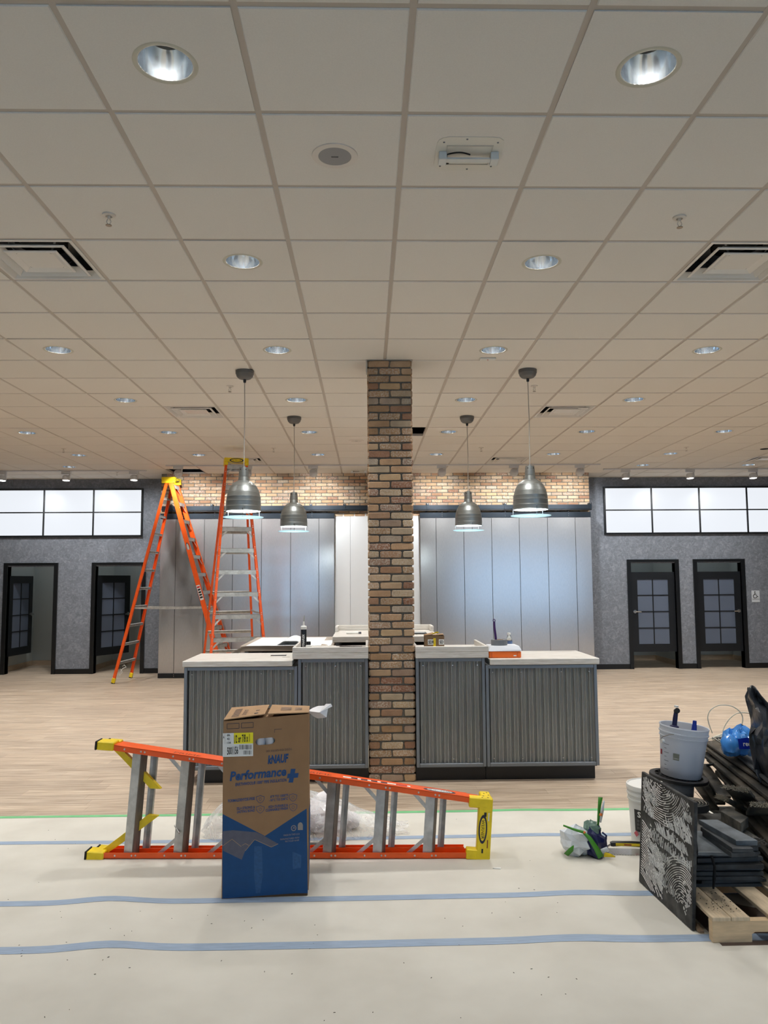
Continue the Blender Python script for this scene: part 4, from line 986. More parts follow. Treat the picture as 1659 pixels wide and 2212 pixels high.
pline([(937+25*cos(t*.5236), 1417+27*sin(t*.5236)) for t in range(12)], .004, 'round_icon', M_GINK, closed=True); pline([(930, 1425), (940, 1405), (950, 1425)], .003, 'round_icon_symbol', M_GINK)
ppoly([(981, 1438), (981, 1385), (990, 1365), (1008, 1357), (1025, 1365), (1034, 1385), (1034, 1438)], 'tag_icon', M_GINK, .0008)
# print on the flaps
for x0, x1, y0, y1, n in ((.035, .075, .05, .34, 7), (.09, .115, .08, .3, 4), (.16, .18, .06, .1, 2), (.16, .18, .18, .22, 2), (.30, .36, .14, .30, 5), (.38, .42, .14, .30, 4)):
    for k in range(n):
        a = y0+(y1-y0)*k/n; fz = lambda x: BH+.0097+.012*(x/.222 if x < .23 else 1-(x-.238)/.224); MB().add([sb_(x0, a, fz(x0)), sb_(x1, a, fz(x1)), sb_(x1, a+.012, fz(x1)), sb_(x0, a+.012, fz(x0))], [(0, 1, 2, 3)]).build('flap_print', M_CDARK, carton)
# white film poking out behind the carton
film = MB()
def filmf(u, v):
    x = u*.155; top = .02+.055*sm(.1, .9, u)+.01*sin(9*u); bot = .01-.075*sin(pi*min(1, u*1.15))*(1-.25*u)
    return (x, .03*sin(7*u+3*v), bot+(top-bot)*v)
FP = [(0, -.01), (.03, .005), (.06, .014), (.095, .017), (.105, .028), (.135, .03), (.142, .016), (.118, .004), (.11, -.045), (.085, -.052), (.055, -.055), (.03, -.04)]
film.add([(x, .02*sin(30*x)+.012*sin(50*z), z) for x, z in FP]+[(.07, -.022, -.015)], [(i, (i+1) % 12, 12) for i in range(12)])
o = film.build('plastic_film', mat('white plastic film', (236, 236, 238), .35), None, 30); o.location = (-.345, 4.58, .955); tag(o, 'white plastic film sticking out beside the top of the carton', 'plastic')

# ------------------------------------------------------------------ clear plastic bag of offcuts behind the lying ladder
def clear_mat():
    m, nt, b = newmat('clear plastic'); b.inputs['Base Color'].default_value = (.93, .94, .95, 1); b.inputs['Roughness'].default_value = .12; b.inputs['Specular IOR Level'].default_value = .8
    tr = nd(nt, 'ShaderNodeBsdfTransparent'); x = nd(nt, 'ShaderNodeMixShader'); lw = nd(nt, 'ShaderNodeLayerWeight', Blend=.35)
    v = coords(nt, 'pos', (1, 1, 1)); n = noise(nt, v, 9, 4, .6, 1.5)
    a = nd(nt, 'ShaderNodeMath', operation='MULTIPLY_ADD'); nt.links.new(ramp(nt, n, [(.42, (0, 0, 0)), (.62, (1, 1, 1))]), a.inputs[0]); a.inputs[1].default_value = .28; a.inputs[2].default_value = .14
    ad = nd(nt, 'ShaderNodeMath', operation='MULTIPLY_ADD'); ad.use_clamp = True; nt.links.new(lw.outputs['Facing'], ad.inputs[0]); ad.inputs[1].default_value = .45; nt.links.new(a.outputs[0], ad.inputs[2])
    nt.links.new(ad.outputs[0], x.inputs[0]); nt.links.new(tr.outputs[0], x.inputs[1]); nt.links.new(b.outputs[0], x.inputs[2]); nt.links.new(x.outputs[0], nt.nodes['Material Output'].inputs[0])
    bump(nt, b, n, .9, .02); return m
M_CLEAR = clear_mat()
bag = thing('clear_plastic_bag', 'crumpled clear plastic bag of white insulation behind the lying ladder', 'bag', (-.42, 5.46, .0045))
def hsh(x, y): return (sin(x*12.9898+y*78.233)*43758.5453) % 1.0
def bagf(u, v):
    x = -.68+1.36*u; prof = (sin(pi*min(1, u*1.06))**.6 if 0 < u < .94 else .0)
    h = .04+.32*prof*(.75+.25*sin(5.2*u+.6)) * (1-.35*sm(.55, 1, u)); d = .10+.13*prof
    a = pi*v; r = 1+.13*sin(17*u+9*v)*cos(11*v-5*u)+.08*(hsh(int(u*24), int(v*10))-.5)
    return (x+.02*sin(20*v+7*u), -d*cos(a)*r, max(.0, h*sin(a)**.75*r))
bm1 = MB(); bm1.grid(bagf, 44, 20); bm1.build('film', M_CLEAR, bag, 25)
rw = random.Random(4)
for x, y, z, r in ((-.38, 0, .07, .08), (-.22, .02, .1, .10), (-.1, -.03, .075, .085), (.06, .0, .11, .11), (.21, -.02, .085, .085), (.31, .03, .06, .06), (.12, .05, .16, .09), (-.15, .05, .2, .08)):
    g = MB(); ph_ = rw.uniform(0, 6)
    prof = [(r*sin(pi*k/10)*(1+.12*sin(k*2.1+ph_)), z-r*.95*cos(pi*k/10)) for k in range(11)]
    g.lathe(prof, 18, T(x, y, 0)); g.v = [(a+.012*sin(40*b_+ph_), b_+.01*sin(35*c), max(c, .004)) for a, b_, c in g.v]
    g.build('insulation_offcut', mat('white wool', (226, 224, 226), .8, bmp=.4, bs=30, bd=.01), bag, 60)
tag(MB().box(-.34, .02, -.01, .01, 0, .012, T(-.28, 5.17, .006) @ RZ(-.04)).build('metal_strip', M_GALV), 'thin galvanised metal strip on the floor behind the lying ladder', 'strip')

# ------------------------------------------------------------------ things on the counters
ZH = 1.032+.053
t = thing('caulk_tube', 'black and white caulk tube standing on the raised left tray', 'tube', (-.552, 6.86, ZH))
MB().lathe([(0, 0), (.024, 0), (.025, .004), (.025, .025)], 24).build('tube_base', M_BLACK, t, 40)
MB().lathe([(.025, .0255), (.025, .185)], 24).build('tube_body', mat('tube black print', (22, 26, 34), .35), t, 40)
MB().lathe([(.025, .1855), (.0265, .19), (.0265, .21), (.02, .216), (.009, .218), (.0065, .255)], 24).build('tube_shoulder', M_WHT, t, 40)
MB().tube([(0, 0, .253), (.002, 0, .28), (.006, .0, .305)], [.006, .0045, .003], 8).build('nozzle', mat('grey nozzle', (150, 156, 150), .5), t, 40)
text('DYNAFLEX', .115, .02, M_WHT, t, T(.009, -.0256, .03) @ RX(pi/2) @ RZ(pi/2), 'lettering', .03)
t = thing('glue_bottle', 'small white bottle with black cap beside the caulk tube', 'bottle', (-.505, 6.80, ZH))
MB().lathe([(0, 0), (.024, 0), (.026, .006), (.026, .048), (.018, .056), (.012, .058)], 20).build('bottle_body', M_WHT, t, 40); MB().lathe([(.019, .0585), (.019, .082), (.016, .086), (0, .086)], 16).build('cap', M_BLACK, t, 40)
tag(MB().box(-.13, .13, -.05, .05, 0, .004, T(-.145, 6.98, ZH+.028) @ RX(-.10) @ RY(.02)).box(-.1, .1, -.03, .03, -.03, -.001, T(-.145, 6.98, ZH+.03)).build('flat_panel', mat('grey flat', (120, 112, 112), .5)), 'thin grey flat panel lying in the raised left tray', 'panel')
M_SHEET = mat('plan paper', (232, 236, 238), .6)
def sheetf(u, v):
    x = -1.335+.86*u; y = 8.085+1.15*v-.02*u; z = 1.0325; e = -1.295-x
    if e > 0: z -= e*1.0+.04*sm(0, .1, e)
    return (x-.13*(1-v)*(1-sm(0, .18, u)), y, z-.11*(1-sm(0, .14, u))*(1-.75*v))
tag(MB().grid(sheetf, 30, 8).build('drawing_sheet', M_SHEET, None, 50), 'large white drawing sheet spread over the rear counter, corner drooping', 'paper')
def curlf(u, v):
    x = -.93+.56*u; w_ = exp(-((u-.25)/.16)**2); return (x, 8.12+.6*v-.05*u, 1.036+.075*w_*(1-.4*v)+.012*sin(6*u)*u+.01*v)
tag(MB().grid(curlf, 30, 6).build('drawing_sheet', M_SHEET, None, 50), 'smaller white drawing sheet with a curled fold beside the caulk tube', 'paper')
t = thing('marker_pen', 'white marker pen on the raised rear counter left of the column', 'pen', (-.155, 8.5, 1.1155+.012))
MB().tube([(-.07, 0, 0), (.06, .02, 0)], .010, 10).build('barrel', M_WHT, t, 40); MB().tube([(.0605, .02, 0), (.09, .0246, 0)], .011, 10).build('cap', mat('grey cap', (70, 74, 84), .4), t, 40)
t = thing('clipboard', 'black framed clipboard on the raised rear counter right of the column', 'clipboard', (.52, 8.5, 1.116))
MB().box(-.15, .12, -.1, .1, .001, .012, c=.004).build('board', M_BLACK, t); MB().box(-.13, .10, -.08, .08, .0125, .014).build('sheet', mat('grey sheet', (150, 154, 156), .6), t)
# little carton
t = thing('small_carton', 'small brown carton with yellow tape on the raised right tray', 'box', (.50, 6.84, 1.03+.053))
MB().box(0, .17, 0, .11, 0, .128, c=.002).build('carton_body', mat('small carton brown', (128, 102, 74), .85), t)
MB().prism([(0, 0, .1285), (.08, 0, .138), (.08, .11, .148), (0, .11, .1285)], (0, 0, .002)).build('flap', M_KRAFTL, t); MB().prism([(.09, 0, .1285), (.165, -.01, .136), (.165, .1, .136), (.09, .11, .1285)], (0, 0, .002)).build('flap', M_KRAFTL, t)
MB().box(.074, .096, -.0012, -.0002, .0, .105).build('yellow_tape', M_YEL, t); MB().prism([(.06, -.01, .14), (.1, -.015, .158), (.125, .0, .153), (.09, .02, .14)], (0, 0, .004)).build('yellow_tape', M_YEL, t)
for x, s, w_ in ((.032, 'SDR', .05), (.128, 'SD', .034)):
    MB().box(x-.006, x+w_+.006, -.0008, -.0002, .048, .094).build('label', M_WHT, t); text(s, w_, .028, M_INK, t, T(x, -.0012, .057) @ RX(pi/2), 'lettering', .03)
# orange organiser case
t = thing('organiser_case', 'orange plastic case with clear white lid on the right countertop', 'case', (1.185, 6.76, .968+.052))
oc = MB().box(-.139, .139, 0, .22, .001, .056, c=.006); oc.build('case_body', mat('orange plastic', (240, 112, 22), .35), t)
for x in (-.118, .104): MB().box(x, x+.006, -.003, 0, .004, .05).build('latch_rib', mat('orange plastic dark', (220, 96, 16), .35), t)
MB().prism([(-.141, -.002, .057), (.141, -.002, .057), (.141, -.002, .068), (.125, .02, .10), (-.125, .02, .10), (-.141, -.002, .068)], (0, .22, 0)).build('lid', mat('milky lid', (226, 230, 236), .3), t)
MB().box(.072, .096, -.0012, -.0002, .015, .024).build('white_mark', M_WHT, t)
t = thing('duct_tape_roll', 'roll of grey duct tape on top of the orange case', 'tape roll', (1.155, 6.88, 1.1205))
MB().lathe([(.040, 0), (.070, 0), (.071, .003), (.071, .045), (.070, .048), (.040, .048)], 36).build('tape_winding', mat('duct tape grey', (112, 116, 120), .35), t, 40); MB().lathe([(.0395, .048), (.0375, .048), (.0375, 0), (.0395, 0)], 28).build('core', M_KRAFTL, t, 40)
t = thing('purple_tool', 'purple flat bar with a hole standing in the duct tape roll', 'tool', (1.125, 6.885, 1.1205))
M_PUR = mat('purple plastic', (62, 28, 92), .35)
MB().tube([(.004, 0, 0), (.0, 0, .08), (-.008, 0, .15), (-.010, 0, .20)], [.011, .011, .010, .010], 10).build('shaft', M_PUR, t, 60); MB().tube([(-.010+.009*sin(k*.628), 0, .213+.012*cos(k*.628)) for k in range(10)], .004, 8, True).build('hang_loop', M_PUR, t, 60)
t = thing('water_bottle', 'clear plastic water bottle with blue label behind the orange case', 'bottle', (1.283, 7.1, .968+.0525))
M_PET = mat('clear bottle', (226, 234, 238), .08); M_PET.node_tree.nodes['Principled BSDF'].inputs['Transmission Weight'].default_value = .75
MB().lathe([(0, 0), (.026, 0), (.029, .006), (.029, .075), (.027, .08), (.029, .085), (.029, .12), (.026, .135), (.014, .165), (.012, .168), (.012, .175)], 24).build('bottle_body', M_PET, t, 40)
MB().lathe([(.0293, .086), (.0293, .119)], 24).build('label', mat('blue label', (96, 124, 170), .4), t, 40); MB().lathe([(.015, .174), (.015, .19), (.013, .192), (0, .192)], 16).build('cap', M_WHT, t, 40)
# ------------------------------------------------------------------ demolition pile on the right
M_PINE = mat('pallet pine', (214, 186, 148), .75, var=.10, vs=3, stretch=(3, 3, 22)); M_PINEX = mat('pallet pine deck', (206, 186, 156), .8, var=.12, vs=4, stretch=(20, 2, 3))
pal = thing('pallet', 'wooden shipping pallet under the pile of slate tiles', 'pallet', (1.60, 3.75, .0045))
def stringer(y, a, b_):
    pts = [(0, 0, 0), (.185, 0, 0), (.185, 0, .035), (.20, 0, .045), (.42, 0, .045), (.435, 0, .035), (.435, 0, 0), (.77, 0, 0), (.77, 0, .035), (.785, 0, .045), (1.0, 0, .045), (1.015, 0, .035), (1.015, 0, 0), (1.2, 0, 0), (1.2, 0, .095), (0, 0, .095)]
    return MB().prism([(p[0], y, p[2]) for p in pts], (0, .04, 0))
for y in (0, .45, .89): stringer(y, 0, 0).build('stringer', M_PINE, pal)
for k, (a, b_) in enumerate(((.0, .088), (.091, .178), (.275, .375), (.43, .53), (.59, .69), (.75, .85), (.9, 1.0), (1.1, 1.2))):
    MB().box(a, b_, -.004, .93, .0955, .1135, c=.002).build('deck_board', M_PINEX, pal)
PT = .0045+.1135
tag(MB().prism([(-.036, .0, 0), (-.03, -.02, 0), (-.01, -.022, 0), (-.006, .4, 0), (-.036, .4, 0)], (0, 0, .012), T(1.612, 3.87, .004)).build('wooden_strip', mat('weathered strip', (150, 128, 104), .8)), 'flat weathered wooden strip on the floor between tile and pallet', 'strip')
tag(MB().box(.03, 1.25, -.03, .6, 0, .003, T(1.60, 3.75, .0008)).build('brown_sheet', mat('brown hardboard', (92, 76, 68), .7)), 'thin brown sheet on the floor under the pallet', 'sheet')
cr = MB()
for k in range(60):
    x, y = rs.uniform(.03, .17), rs.uniform(.05, .3); l = rs.uniform(.0006, .0026); cr.box(-l, l, -l*.7, l*.7, 0, l, T(1.60+x, 3.75+y, PT+.0003) @ RZ(rs.uniform(0, 6)))
tag(cr.build('slate_crumbs', mat('slate crumbs', (30, 30, 30), .9)), 'dark crumbs scattered on the front pallet board', 'crumbs', kind='stuff')

M_SLATE = mat('black slate', (38, 40, 42), .55, c2=(72, 77, 80), var=.2, vs=7, rnd=.4, lo=.4, hi=.75, bmp=.25, bs=25, bd=.004); M_SLATED = mat('slate dusty', (54, 54, 52), .7, c2=(112, 108, 98), var=.2, vs=12, rnd=.15, lo=.4, hi=.75, bmp=.3, bs=30, bd=.004)
def slab(label, poly, ztop, th, m_=None, cat='tile', group=None, name='slate_tile', tilt=None):
    """poly: world xy corners, anticlockwise from above"""
    c = Vector((sum(p[0] for p in poly)/len(poly), sum(p[1] for p in poly)/len(poly), ztop-th))
    pts = [(p[0]-c.x, p[1]-c.y, 0) for p in poly]; A = sum(pts[i][0]*pts[(i+1) % len(pts)][1]-pts[(i+1) % len(pts)][0]*pts[i][1] for i in range(len(pts)))
    if A < 0: pts = pts[::-1]
    mb = MB(); n = len(pts); e = .004
    lo = [Vector(p) for p in pts]; up = [Vector((p[0]*(1-e/.15), p[1]*(1-e/.15), th)) for p in pts]; mid = [Vector((p[0], p[1], th-e*.6)) for p in pts]
    mb.add(lo+mid+up, [tuple(range(n))[::-1], tuple(range(2*n, 3*n))]+[(i, (i+1) % n, n+(i+1) % n, n+i) for i in range(n)]+[(n+i, n+(i+1) % n, 2*n+(i+1) % n, 2*n+i) for i in range(n)])
    o = mb.build(name, m_ or M_SLATE); o.location = c
    if tilt: o.rotation_euler = tilt
    return tag(o, label, cat, group)
rt = random.Random(21)
def rect(x0, x1, y0, y1, a=0):
    c = Vector(((x0+x1)/2, (y0+y1)/2)); ca, sa = cos(a), sin(a)
    return [(c.x+(x-c.x)*ca-(y-c.y)*sa, c.y+(x-c.x)*sa+(y-c.y)*ca) for x, y in ((x0, y0), (x1, y0), (x1, y1), (x0, y1))]
# neat front stack
z = PT+.001; NL = 11
for k in range(NL):
    th = rt.choice((.014, .017, .02, .023)); dx, dy = rt.uniform(-.02, .025), rt.uniform(-.02, .03)
    slab('%s slate tile from the bottom of the neat front stack on the pallet' % ORD[k], rect(1.668+dx, 2.02+dx*.6, 4.10+dy, 4.56+dy, rt.uniform(-.05, .05)), z+th, th, group='front stack of slate tiles'); z += th+.0012
ZS = z
M_FRAY = mat('frayed backing', (86, 84, 80), .9)
fb_ = MB(); 
for k in range(1500):
    x, y = rt.uniform(1.66, 2.03), rt.uniform(4.07, 4.2); l = rt.uniform(.008, .03); a = rt.uniform(0, 6.28)
    fb_.beam((x, y, ZS+rt.uniform(0, .02)), (x+l*cos(a), y-l*abs(sin(a))*.8, ZS+rt.uniform(.0, .022)), .0012, .0012)
fb_.box(1.66, 2.02, 4.12, 4.55, ZS, ZS+.018)
tag(fb_.build('frayed_mat', mat('frayed backing', (86, 84, 80), .9)), 'frayed fibrous mat lying between the neat front stack and the upper tiles', 'mat', kind='stuff')
ZM = ZS+.024
M_SLATELIT = mat('lit slate face', (74, 81, 86), .5, c2=(116, 124, 130), var=.2, vs=9, lo=.35, hi=.75, bmp=.15, bs=25, bd=.004)  # lighter slate copy: light on the upper tiles put into the colour
slab('single slate tile with painted-in light lying beside the leaning tile, under the upper stack', [onz(1508, 1840, ZM+.016).xy, onz(1576, 1841, ZM+.016).xy, onz(1524, 1794, ZM+.016).xy, onz(1503, 1794, ZM+.016).xy], ZM+.016, .016, M_SLATELIT)
zc = ZM+.0175
for k, (px, th) in enumerate((([(1580, 1842), (1630, 1840), (1552, 1786), (1517, 1796)], .022), ([(1582, 1832), (1627, 1832), (1546, 1778), (1513, 1786)], .02), ([(1590, 1815), (1636, 1815), (1549, 1770), (1509, 1770)], .024))):
    slab('%s slate tile from the bottom of the upper skewed stack' % ORD[k], [onz(x, y, zc+th).xy for x, y in px], zc+th, th, M_SLATELIT if k == 2 else None, group='upper skewed stack'); zc += th+.0012
# support stacks behind
z = PT+.001
for k in range(7):
    th = rt.choice((.02, .024, .028)); slab('%s slate piece from the bottom of the stack under the cable spool' % ORD[k], rect(1.73, 2.05, 4.62+rt.uniform(-.02, .02), 4.9, rt.uniform(-.04, .04)), z+th, th, M_SLATED, group='stack under the spool'); z += th+.0012
ZSP = z
z = PT+.001
for k in range(6):
    th = rt.choice((.024, .03, .034)); dx = rt.uniform(-.03, .03)
    slab('%s slate slab from the bottom of the large rear stack on the pallet' % ORD[k], rect(2.12+dx-.0, 2.62+dx, 4.24+rt.uniform(-.03, .03), 4.9, rt.uniform(-.05, .05)), z+th, th, M_SLATED, group='large rear stack'); z += th+.0012
ZR = z
# long boards thrown over the rear stack
M_BRD = mat('dusty dark board', (52, 50, 46), .75, c2=(108, 98, 84), var=.25, vs=5, stretch=(1, 1, .25), rnd=.2, lo=.38, hi=.72, bmp=.3, bs=20, bd=.004)
def board(label, p, Yp, q, Yq, w_, th, m_=None):
    a, b_ = ony(*p, Yp), ony(*q, Yq); o = thing('loose_board', label, 'board', a, group='loose dark boards')
    v = b_-a; MB().beam((0, 0, 0), v, w_, th, (0, 0, 1), c=.003).build('board', m_ or M_BRD, o); return o
BD_ = [((1533, 1602), 4.98, (1700, 1715), 4.30, .09, .016), ((1530, 1612), 4.97, (1690, 1738), 4.26, .08, .022), ((1524, 1626), 4.96, (1662, 1742), 4.30, .075, .018),
       ((1536, 1640), 4.95, (1650, 1734), 4.34, .06, .024), ((1548, 1650), 4.93, (1600, 1742), 4.42, .035, .02), ((1518, 1652), 4.96, (1566, 1722), 4.56, .07, .016),
       ((1510, 1672), 4.96, (1556, 1736), 4.6, .06, .018), ((1506, 1694), 4.95, (1545, 1748), 4.66, .05, .016), ((1556, 1668), 4.9, (1700, 1800), 4.18, .07, .03),
       ((1580, 1700), 4.8, (1700, 1824), 4.14, .08, .03), ((1600, 1745), 4.55, (1705, 1860), 4.05, .07, .03), ((1612, 1790), 4.4, (1705, 1886), 4.0, .06, .026), ((1640, 1850), 4.25, (1705, 1915), 3.98, .05, .02), ((1645, 1820), 4.3, (1710, 1893), 4.0, .05, .02)]
BL = ['topmost loose board across the top of the pile', 'second loose board below the grey sheet', 'third loose board from the top, beside the bucket', 'loose board with a square edge in the middle of the pile', 'narrow loose board standing steeply in the pile', 'steep loose board just right of the spool', 'steep loose board behind the round coil', 'lowest steep board touching the spool', 'wide loose board leaving the picture halfway up the pile', 'thick loose board above the slate heap at the right edge', 'loose board below the frayed pieces at the right edge', 'loose board beside the upper skewed stack', 'lowest loose board at the right edge near the pallet', 'second lowest loose board at the right edge']
for l, b4 in zip(BL, BD_): board(l, *b4)
rc_ = thing('rubber_coil', 'flat coil of black rubber trim with pale rings beside the spool', 'coil', onz(1489, 1746, .40))
for k in range(5):
    r_ = .105-.017*k; MB().lathe([(r_-.006, 0), (r_, 0), (r_, .036), (r_-.006, .036), (r_-.006, 0)], 40).build('coil_turn', M_RUB, rc_, 40)
    if k: MB().lathe([(r_+.0015, .034), (r_+.0045, .0365), (r_+.0045, .030)], 40).build('pale_strip', mat('pale trim', (176, 170, 156), .5), rc_)
# frayed broken pieces
def frayed(label, px, Y, w_, a, th=.03):
    c = ony(*px, Y); o = thing('broken_piece', label, 'rubble', c)
    M0 = RZ(a) @ RX(-.5)
    MB().box(-w_/2, w_/2, -.1, .12, 0, th*.6, M0, c=.003).build('slab', M_SLATED, o)
    f = MB()
    for k in range(260):
        x = rt.uniform(-w_/2, w_/2); f.beam(M0 @ Vector((x, -.1, rt.uniform(0, th*.5))), M0 @ Vector((x+rt.uniform(-.015, .015), -.1-rt.uniform(.004, .02), rt.uniform(-.012, th*.7))), .0016, .0016)
    tag(f.build('frayed_edge', mat('pale fibres', (150, 142, 126), .9), o), kind='stuff')
frayed('broken slab with pale frayed edge in the middle of the pile', (1600, 1718), 4.40, .13, -.7); frayed('broken slab with frayed edge under the boards at the right edge', (1648, 1752), 4.28, .14, -.3); frayed('small broken piece right of the round coil', (1588, 1742), 4.48, .08, -1.2)
slab('dark slate offcut lying behind the upper skewed stack', [onz(1557, 1752, .42).xy, onz(1600, 1778, .42).xy, onz(1616, 1765, .42).xy, onz(1572, 1742, .42).xy], .42, .05, M_SLATED)
# grey sheet on top
gs = [ony(1546, 1592, 5.0), ony(1590, 1588, 5.1), ony(1700, 1600, 5.0), ony(1720, 1700, 4.35), ony(1659, 1688, 4.35)]
g0 = gs[0].copy(); o = MB().prism([p-g0 for p in gs], (0, 0, -.012)).build('grey_sheet', mat('grey rubber sheet', (70, 72, 74), .8, var=.1, vs=9)); o.location = g0; tag(o, 'sloping grey sheet on top of the pile under the blue bottles', 'sheet')
# strap and bent strips
tag(MB().tube([ony(1531, 1640, 4.9), ony(1538, 1622, 4.9), ony(1555, 1612, 4.92), ony(1572, 1618, 4.85)], .011, 8).build('rubber_strip', M_RUB, None, 60), 'short bent black rubber strip on the boards beside the bucket', 'strip')
tag(MB().tube([ony(1526, 1653, 4.8), ony(1545, 1650, 4.8), ony(1560, 1647, 4.85)], .008, 8).build('rubber_strip', M_RUB, None, 60), 'straight black rubber strip lying by the bucket base', 'strip')
tag(MB().tube([(1.742, 4.06, .355), (1.735, 4.045, .30), (1.748, 4.04, .24), (1.742, 4.035, .19), (1.737, 4.04, .135)], [.006, .007, .006, .008, .005], 6).build('hanging_strap', M_RUB, None, 60), 'black strap hanging down the front of the neat slate stack', 'strap')

# cable spool with the translucent bucket
Ms = T(1.846, 4.76, ZSP+.02) @ RY(radians(5)) @ RX(radians(1))
spo = thing('cable_spool', 'black cable spool of grey wire standing under the white bucket', 'spool', M=Ms)
def flange(z, name):
    mb = MB(); n = 48
    mb.lathe([(.045, z), (.060, z), (.060, z+.012), (.045, z+.012), (.045, z)], n); mb.lathe([(.138, z-.004), (.166, z-.004), (.168, z), (.168, z+.014), (.166, z+.016), (.138, z+.016), (.138, z-.004)], n); mb.lathe([(.095, z), (.108, z), (.108, z+.012), (.095, z+.012), (.095, z)], n)
    for k in range(14):
        a = 2*pi*k/14; mb.beam((.052*cos(a), .052*sin(a), z+.005), (.145*cos(a), .145*sin(a), z+.005), .01, .010)
    return mb
SHt = .185
flange(0, 'f').build('flange', M_RUB, spo, 40); flange(SHt, 'f').build('flange', mat('spool black', (26, 26, 28), .5), spo, 40)
MB().lathe([(.045, .013), (.045, SHt-.001)], 24).build('core', M_RUB, spo, 40)
wd = MB(); prof = []
for k in range(61): prof.append((.090-.0018*(k % 2), .014+(SHt-.030)*k/60))
wd.lathe(prof, 36).build('wire_winding', mat('grey wire', (104, 106, 110), .5), spo, 20)
for rr2 in (.150, .135, .118):
    MB().tube([(rr2*cos(2*pi*k/40), rr2*sin(2*pi*k/40), .022) for k in range(40)], .0035, 6, True).build('loose_wire', mat('pale wire', (168, 164, 152), .5), spo, 60)
MB().tube([(.09, -.03, .12), (.12, -.05, .09), (.135, -.06, .04), (.15, -.03, .02)], .0015, 6).build('wire_end', mat('pale wire', (168, 164, 152), .5), spo)
def translucent(name, c, f=.45, rough=.35):
    m, nt, b = newmat(name); b.inputs['Base Color'].default_value = (*lin(c), 1); b.inputs['Roughness'].default_value = rough
    t_ = nd(nt, 'ShaderNodeBsdfTranslucent'); t_.inputs[0].default_value = (*lin(c), 1); x = nd(nt, 'ShaderNodeMixShader'); x.inputs[0].default_value = f
    nt.links.new(b.outputs[0], x.inputs[1]); nt.links.new(t_.outputs[0], x.inputs[2]); nt.links.new(x.outputs[0], nt.nodes['Material Output'].inputs[0]); return m
M_HDPE = translucent('translucent bucket', (224, 228, 234)); M_PAIL = mat('white pail', (220, 220, 216), .4)
Mbk = Ms @ T(.012, 0, SHt+.0175) @ RY(radians(1))
bk = thing('bucket', 'translucent white bucket holding two blue spray tools on the spool', 'bucket', M=Mbk)
MB().lathe([(0, 0), (.112, 0), (.116, .006), (.134, .225), (.139, .226), (.140, .232), (.1365, .234), (.1375, .25), (.143, .252), (.143, .258), (.1385, .26), (.140, .285), (.144, .288), (.142, .295), (.136, .293), (.130, .23), (.112, .01), (0, .008)], 44).build('bucket_body', M_HDPE, bk, 35)
MB().lathe([(0, .012), (.112, .012), (.115, .035), (0, .035)], 30).build('purple_residue', translucent('purple residue', (126, 112, 168)), bk, 40)
MB().tube([(-.140, -.02, .195), (-.152, -.03, .20), (-.150, -.06, .225), (-.125, -.095, .248), (-.105, -.115, .255)], .0025, 6).build('handle', M_CHROME, bk, 60); MB().lathe([(0, 0), (.012, .0), (.012, .016), (0, .016)], 12, T(-.128, -.03, .195) @ RZ(.2) @ RY(-pi/2)).build('handle_pin', M_WHT, bk, 40)
def onbucket(a, z, w_, h_, name, m_):
    mb = MB(); n = 5
    for i in range(n):
        a0, a1 = a+w_*(i/n-.5)/.13, a+w_*((i+1)/n-.5)/.13
        r0_, r1_ = .1165+.018*(z/.22)+.0012, .1165+.018*((z+h_)/.22)+.0012
        mb.add([(r0_*cos(a0), r0_*sin(a0), z), (r0_*cos(a1), r0_*sin(a1), z), (r1_*cos(a1), r1_*sin(a1), z+h_), (r1_*cos(a0), r1_*sin(a0), z+h_)], [(0, 1, 2, 3)])
    mb.build(name, m_, bk)
va = atan2(-4.76, -1.83)
onbucket(va-.28, .105, .036, .038, 'printed_label', mat('grey label', (128, 130, 118), .6)); onbucket(va-.28, .112, .03, .005, 'label_line', mat('pale label', (190, 192, 184), .6)); onbucket(va-1.18, .115, .02, .03, 'red_label', mat('red label', (140, 30, 40), .6))
for k in range(7): onbucket(va-.78-(.06 if k % 2 else 0), .04+k*.024, .018 if k % 2 else .036, .0022, 'scale_mark', M_CDARK)
M_SPB = mat('spray blue', (22, 48, 148), .35); M_SPN = mat('spray navy', (14, 22, 72), .35)
t = thing('spray_nozzle', 'navy spray gun handle with white tip standing in the bucket', 'tool', M=Mbk @ T(-.055, .01, .04))
MB().lathe([(0, 0), (.02, 0), (.02, .21), (.026, .215), (.026, .245), (.016, .25)], 16).build('collar', M_SPN, t, 40); MB().tube([(0, 0, .25), (0, -.004, .29), (0, -.012, .335)], [.014, .014, .012], 10).build('grip', M_SPN, t, 50)
MB().lathe([(0, 0), (.016, 0), (.016, .02), (0, .02)], 14, T(0, -.012, .335) @ RX(1.2)).build('tip', M_BLACK, t, 40); MB().lathe([(0, .02), (.013, .02), (.013, .03), (0, .03)], 14, T(0, -.008, .338)).build('tip_cap', M_WHT, t, 40)
t = thing('spray_nozzle', 'bright blue sprayer head standing right in the bucket', 'tool', M=Mbk @ T(.06, -.005, .04))
MB().lathe([(0, 0), (.03, 0), (.032, .17), (.022, .19), (.018, .195)], 18).build('bottle_body', M_HDPE, t, 40); MB().lathe([(.02, .196), (.021, .225), (.016, .235), (.014, .262), (.012, .268), (.011, .29), (0, .292)], 16).build('sprayer_head', M_SPB, t, 40); MB().beam((0, -.018, .20), (0, -.024, .16), .011, .01).build('trigger', mat('spray blue light', (30, 96, 220), .35), t)

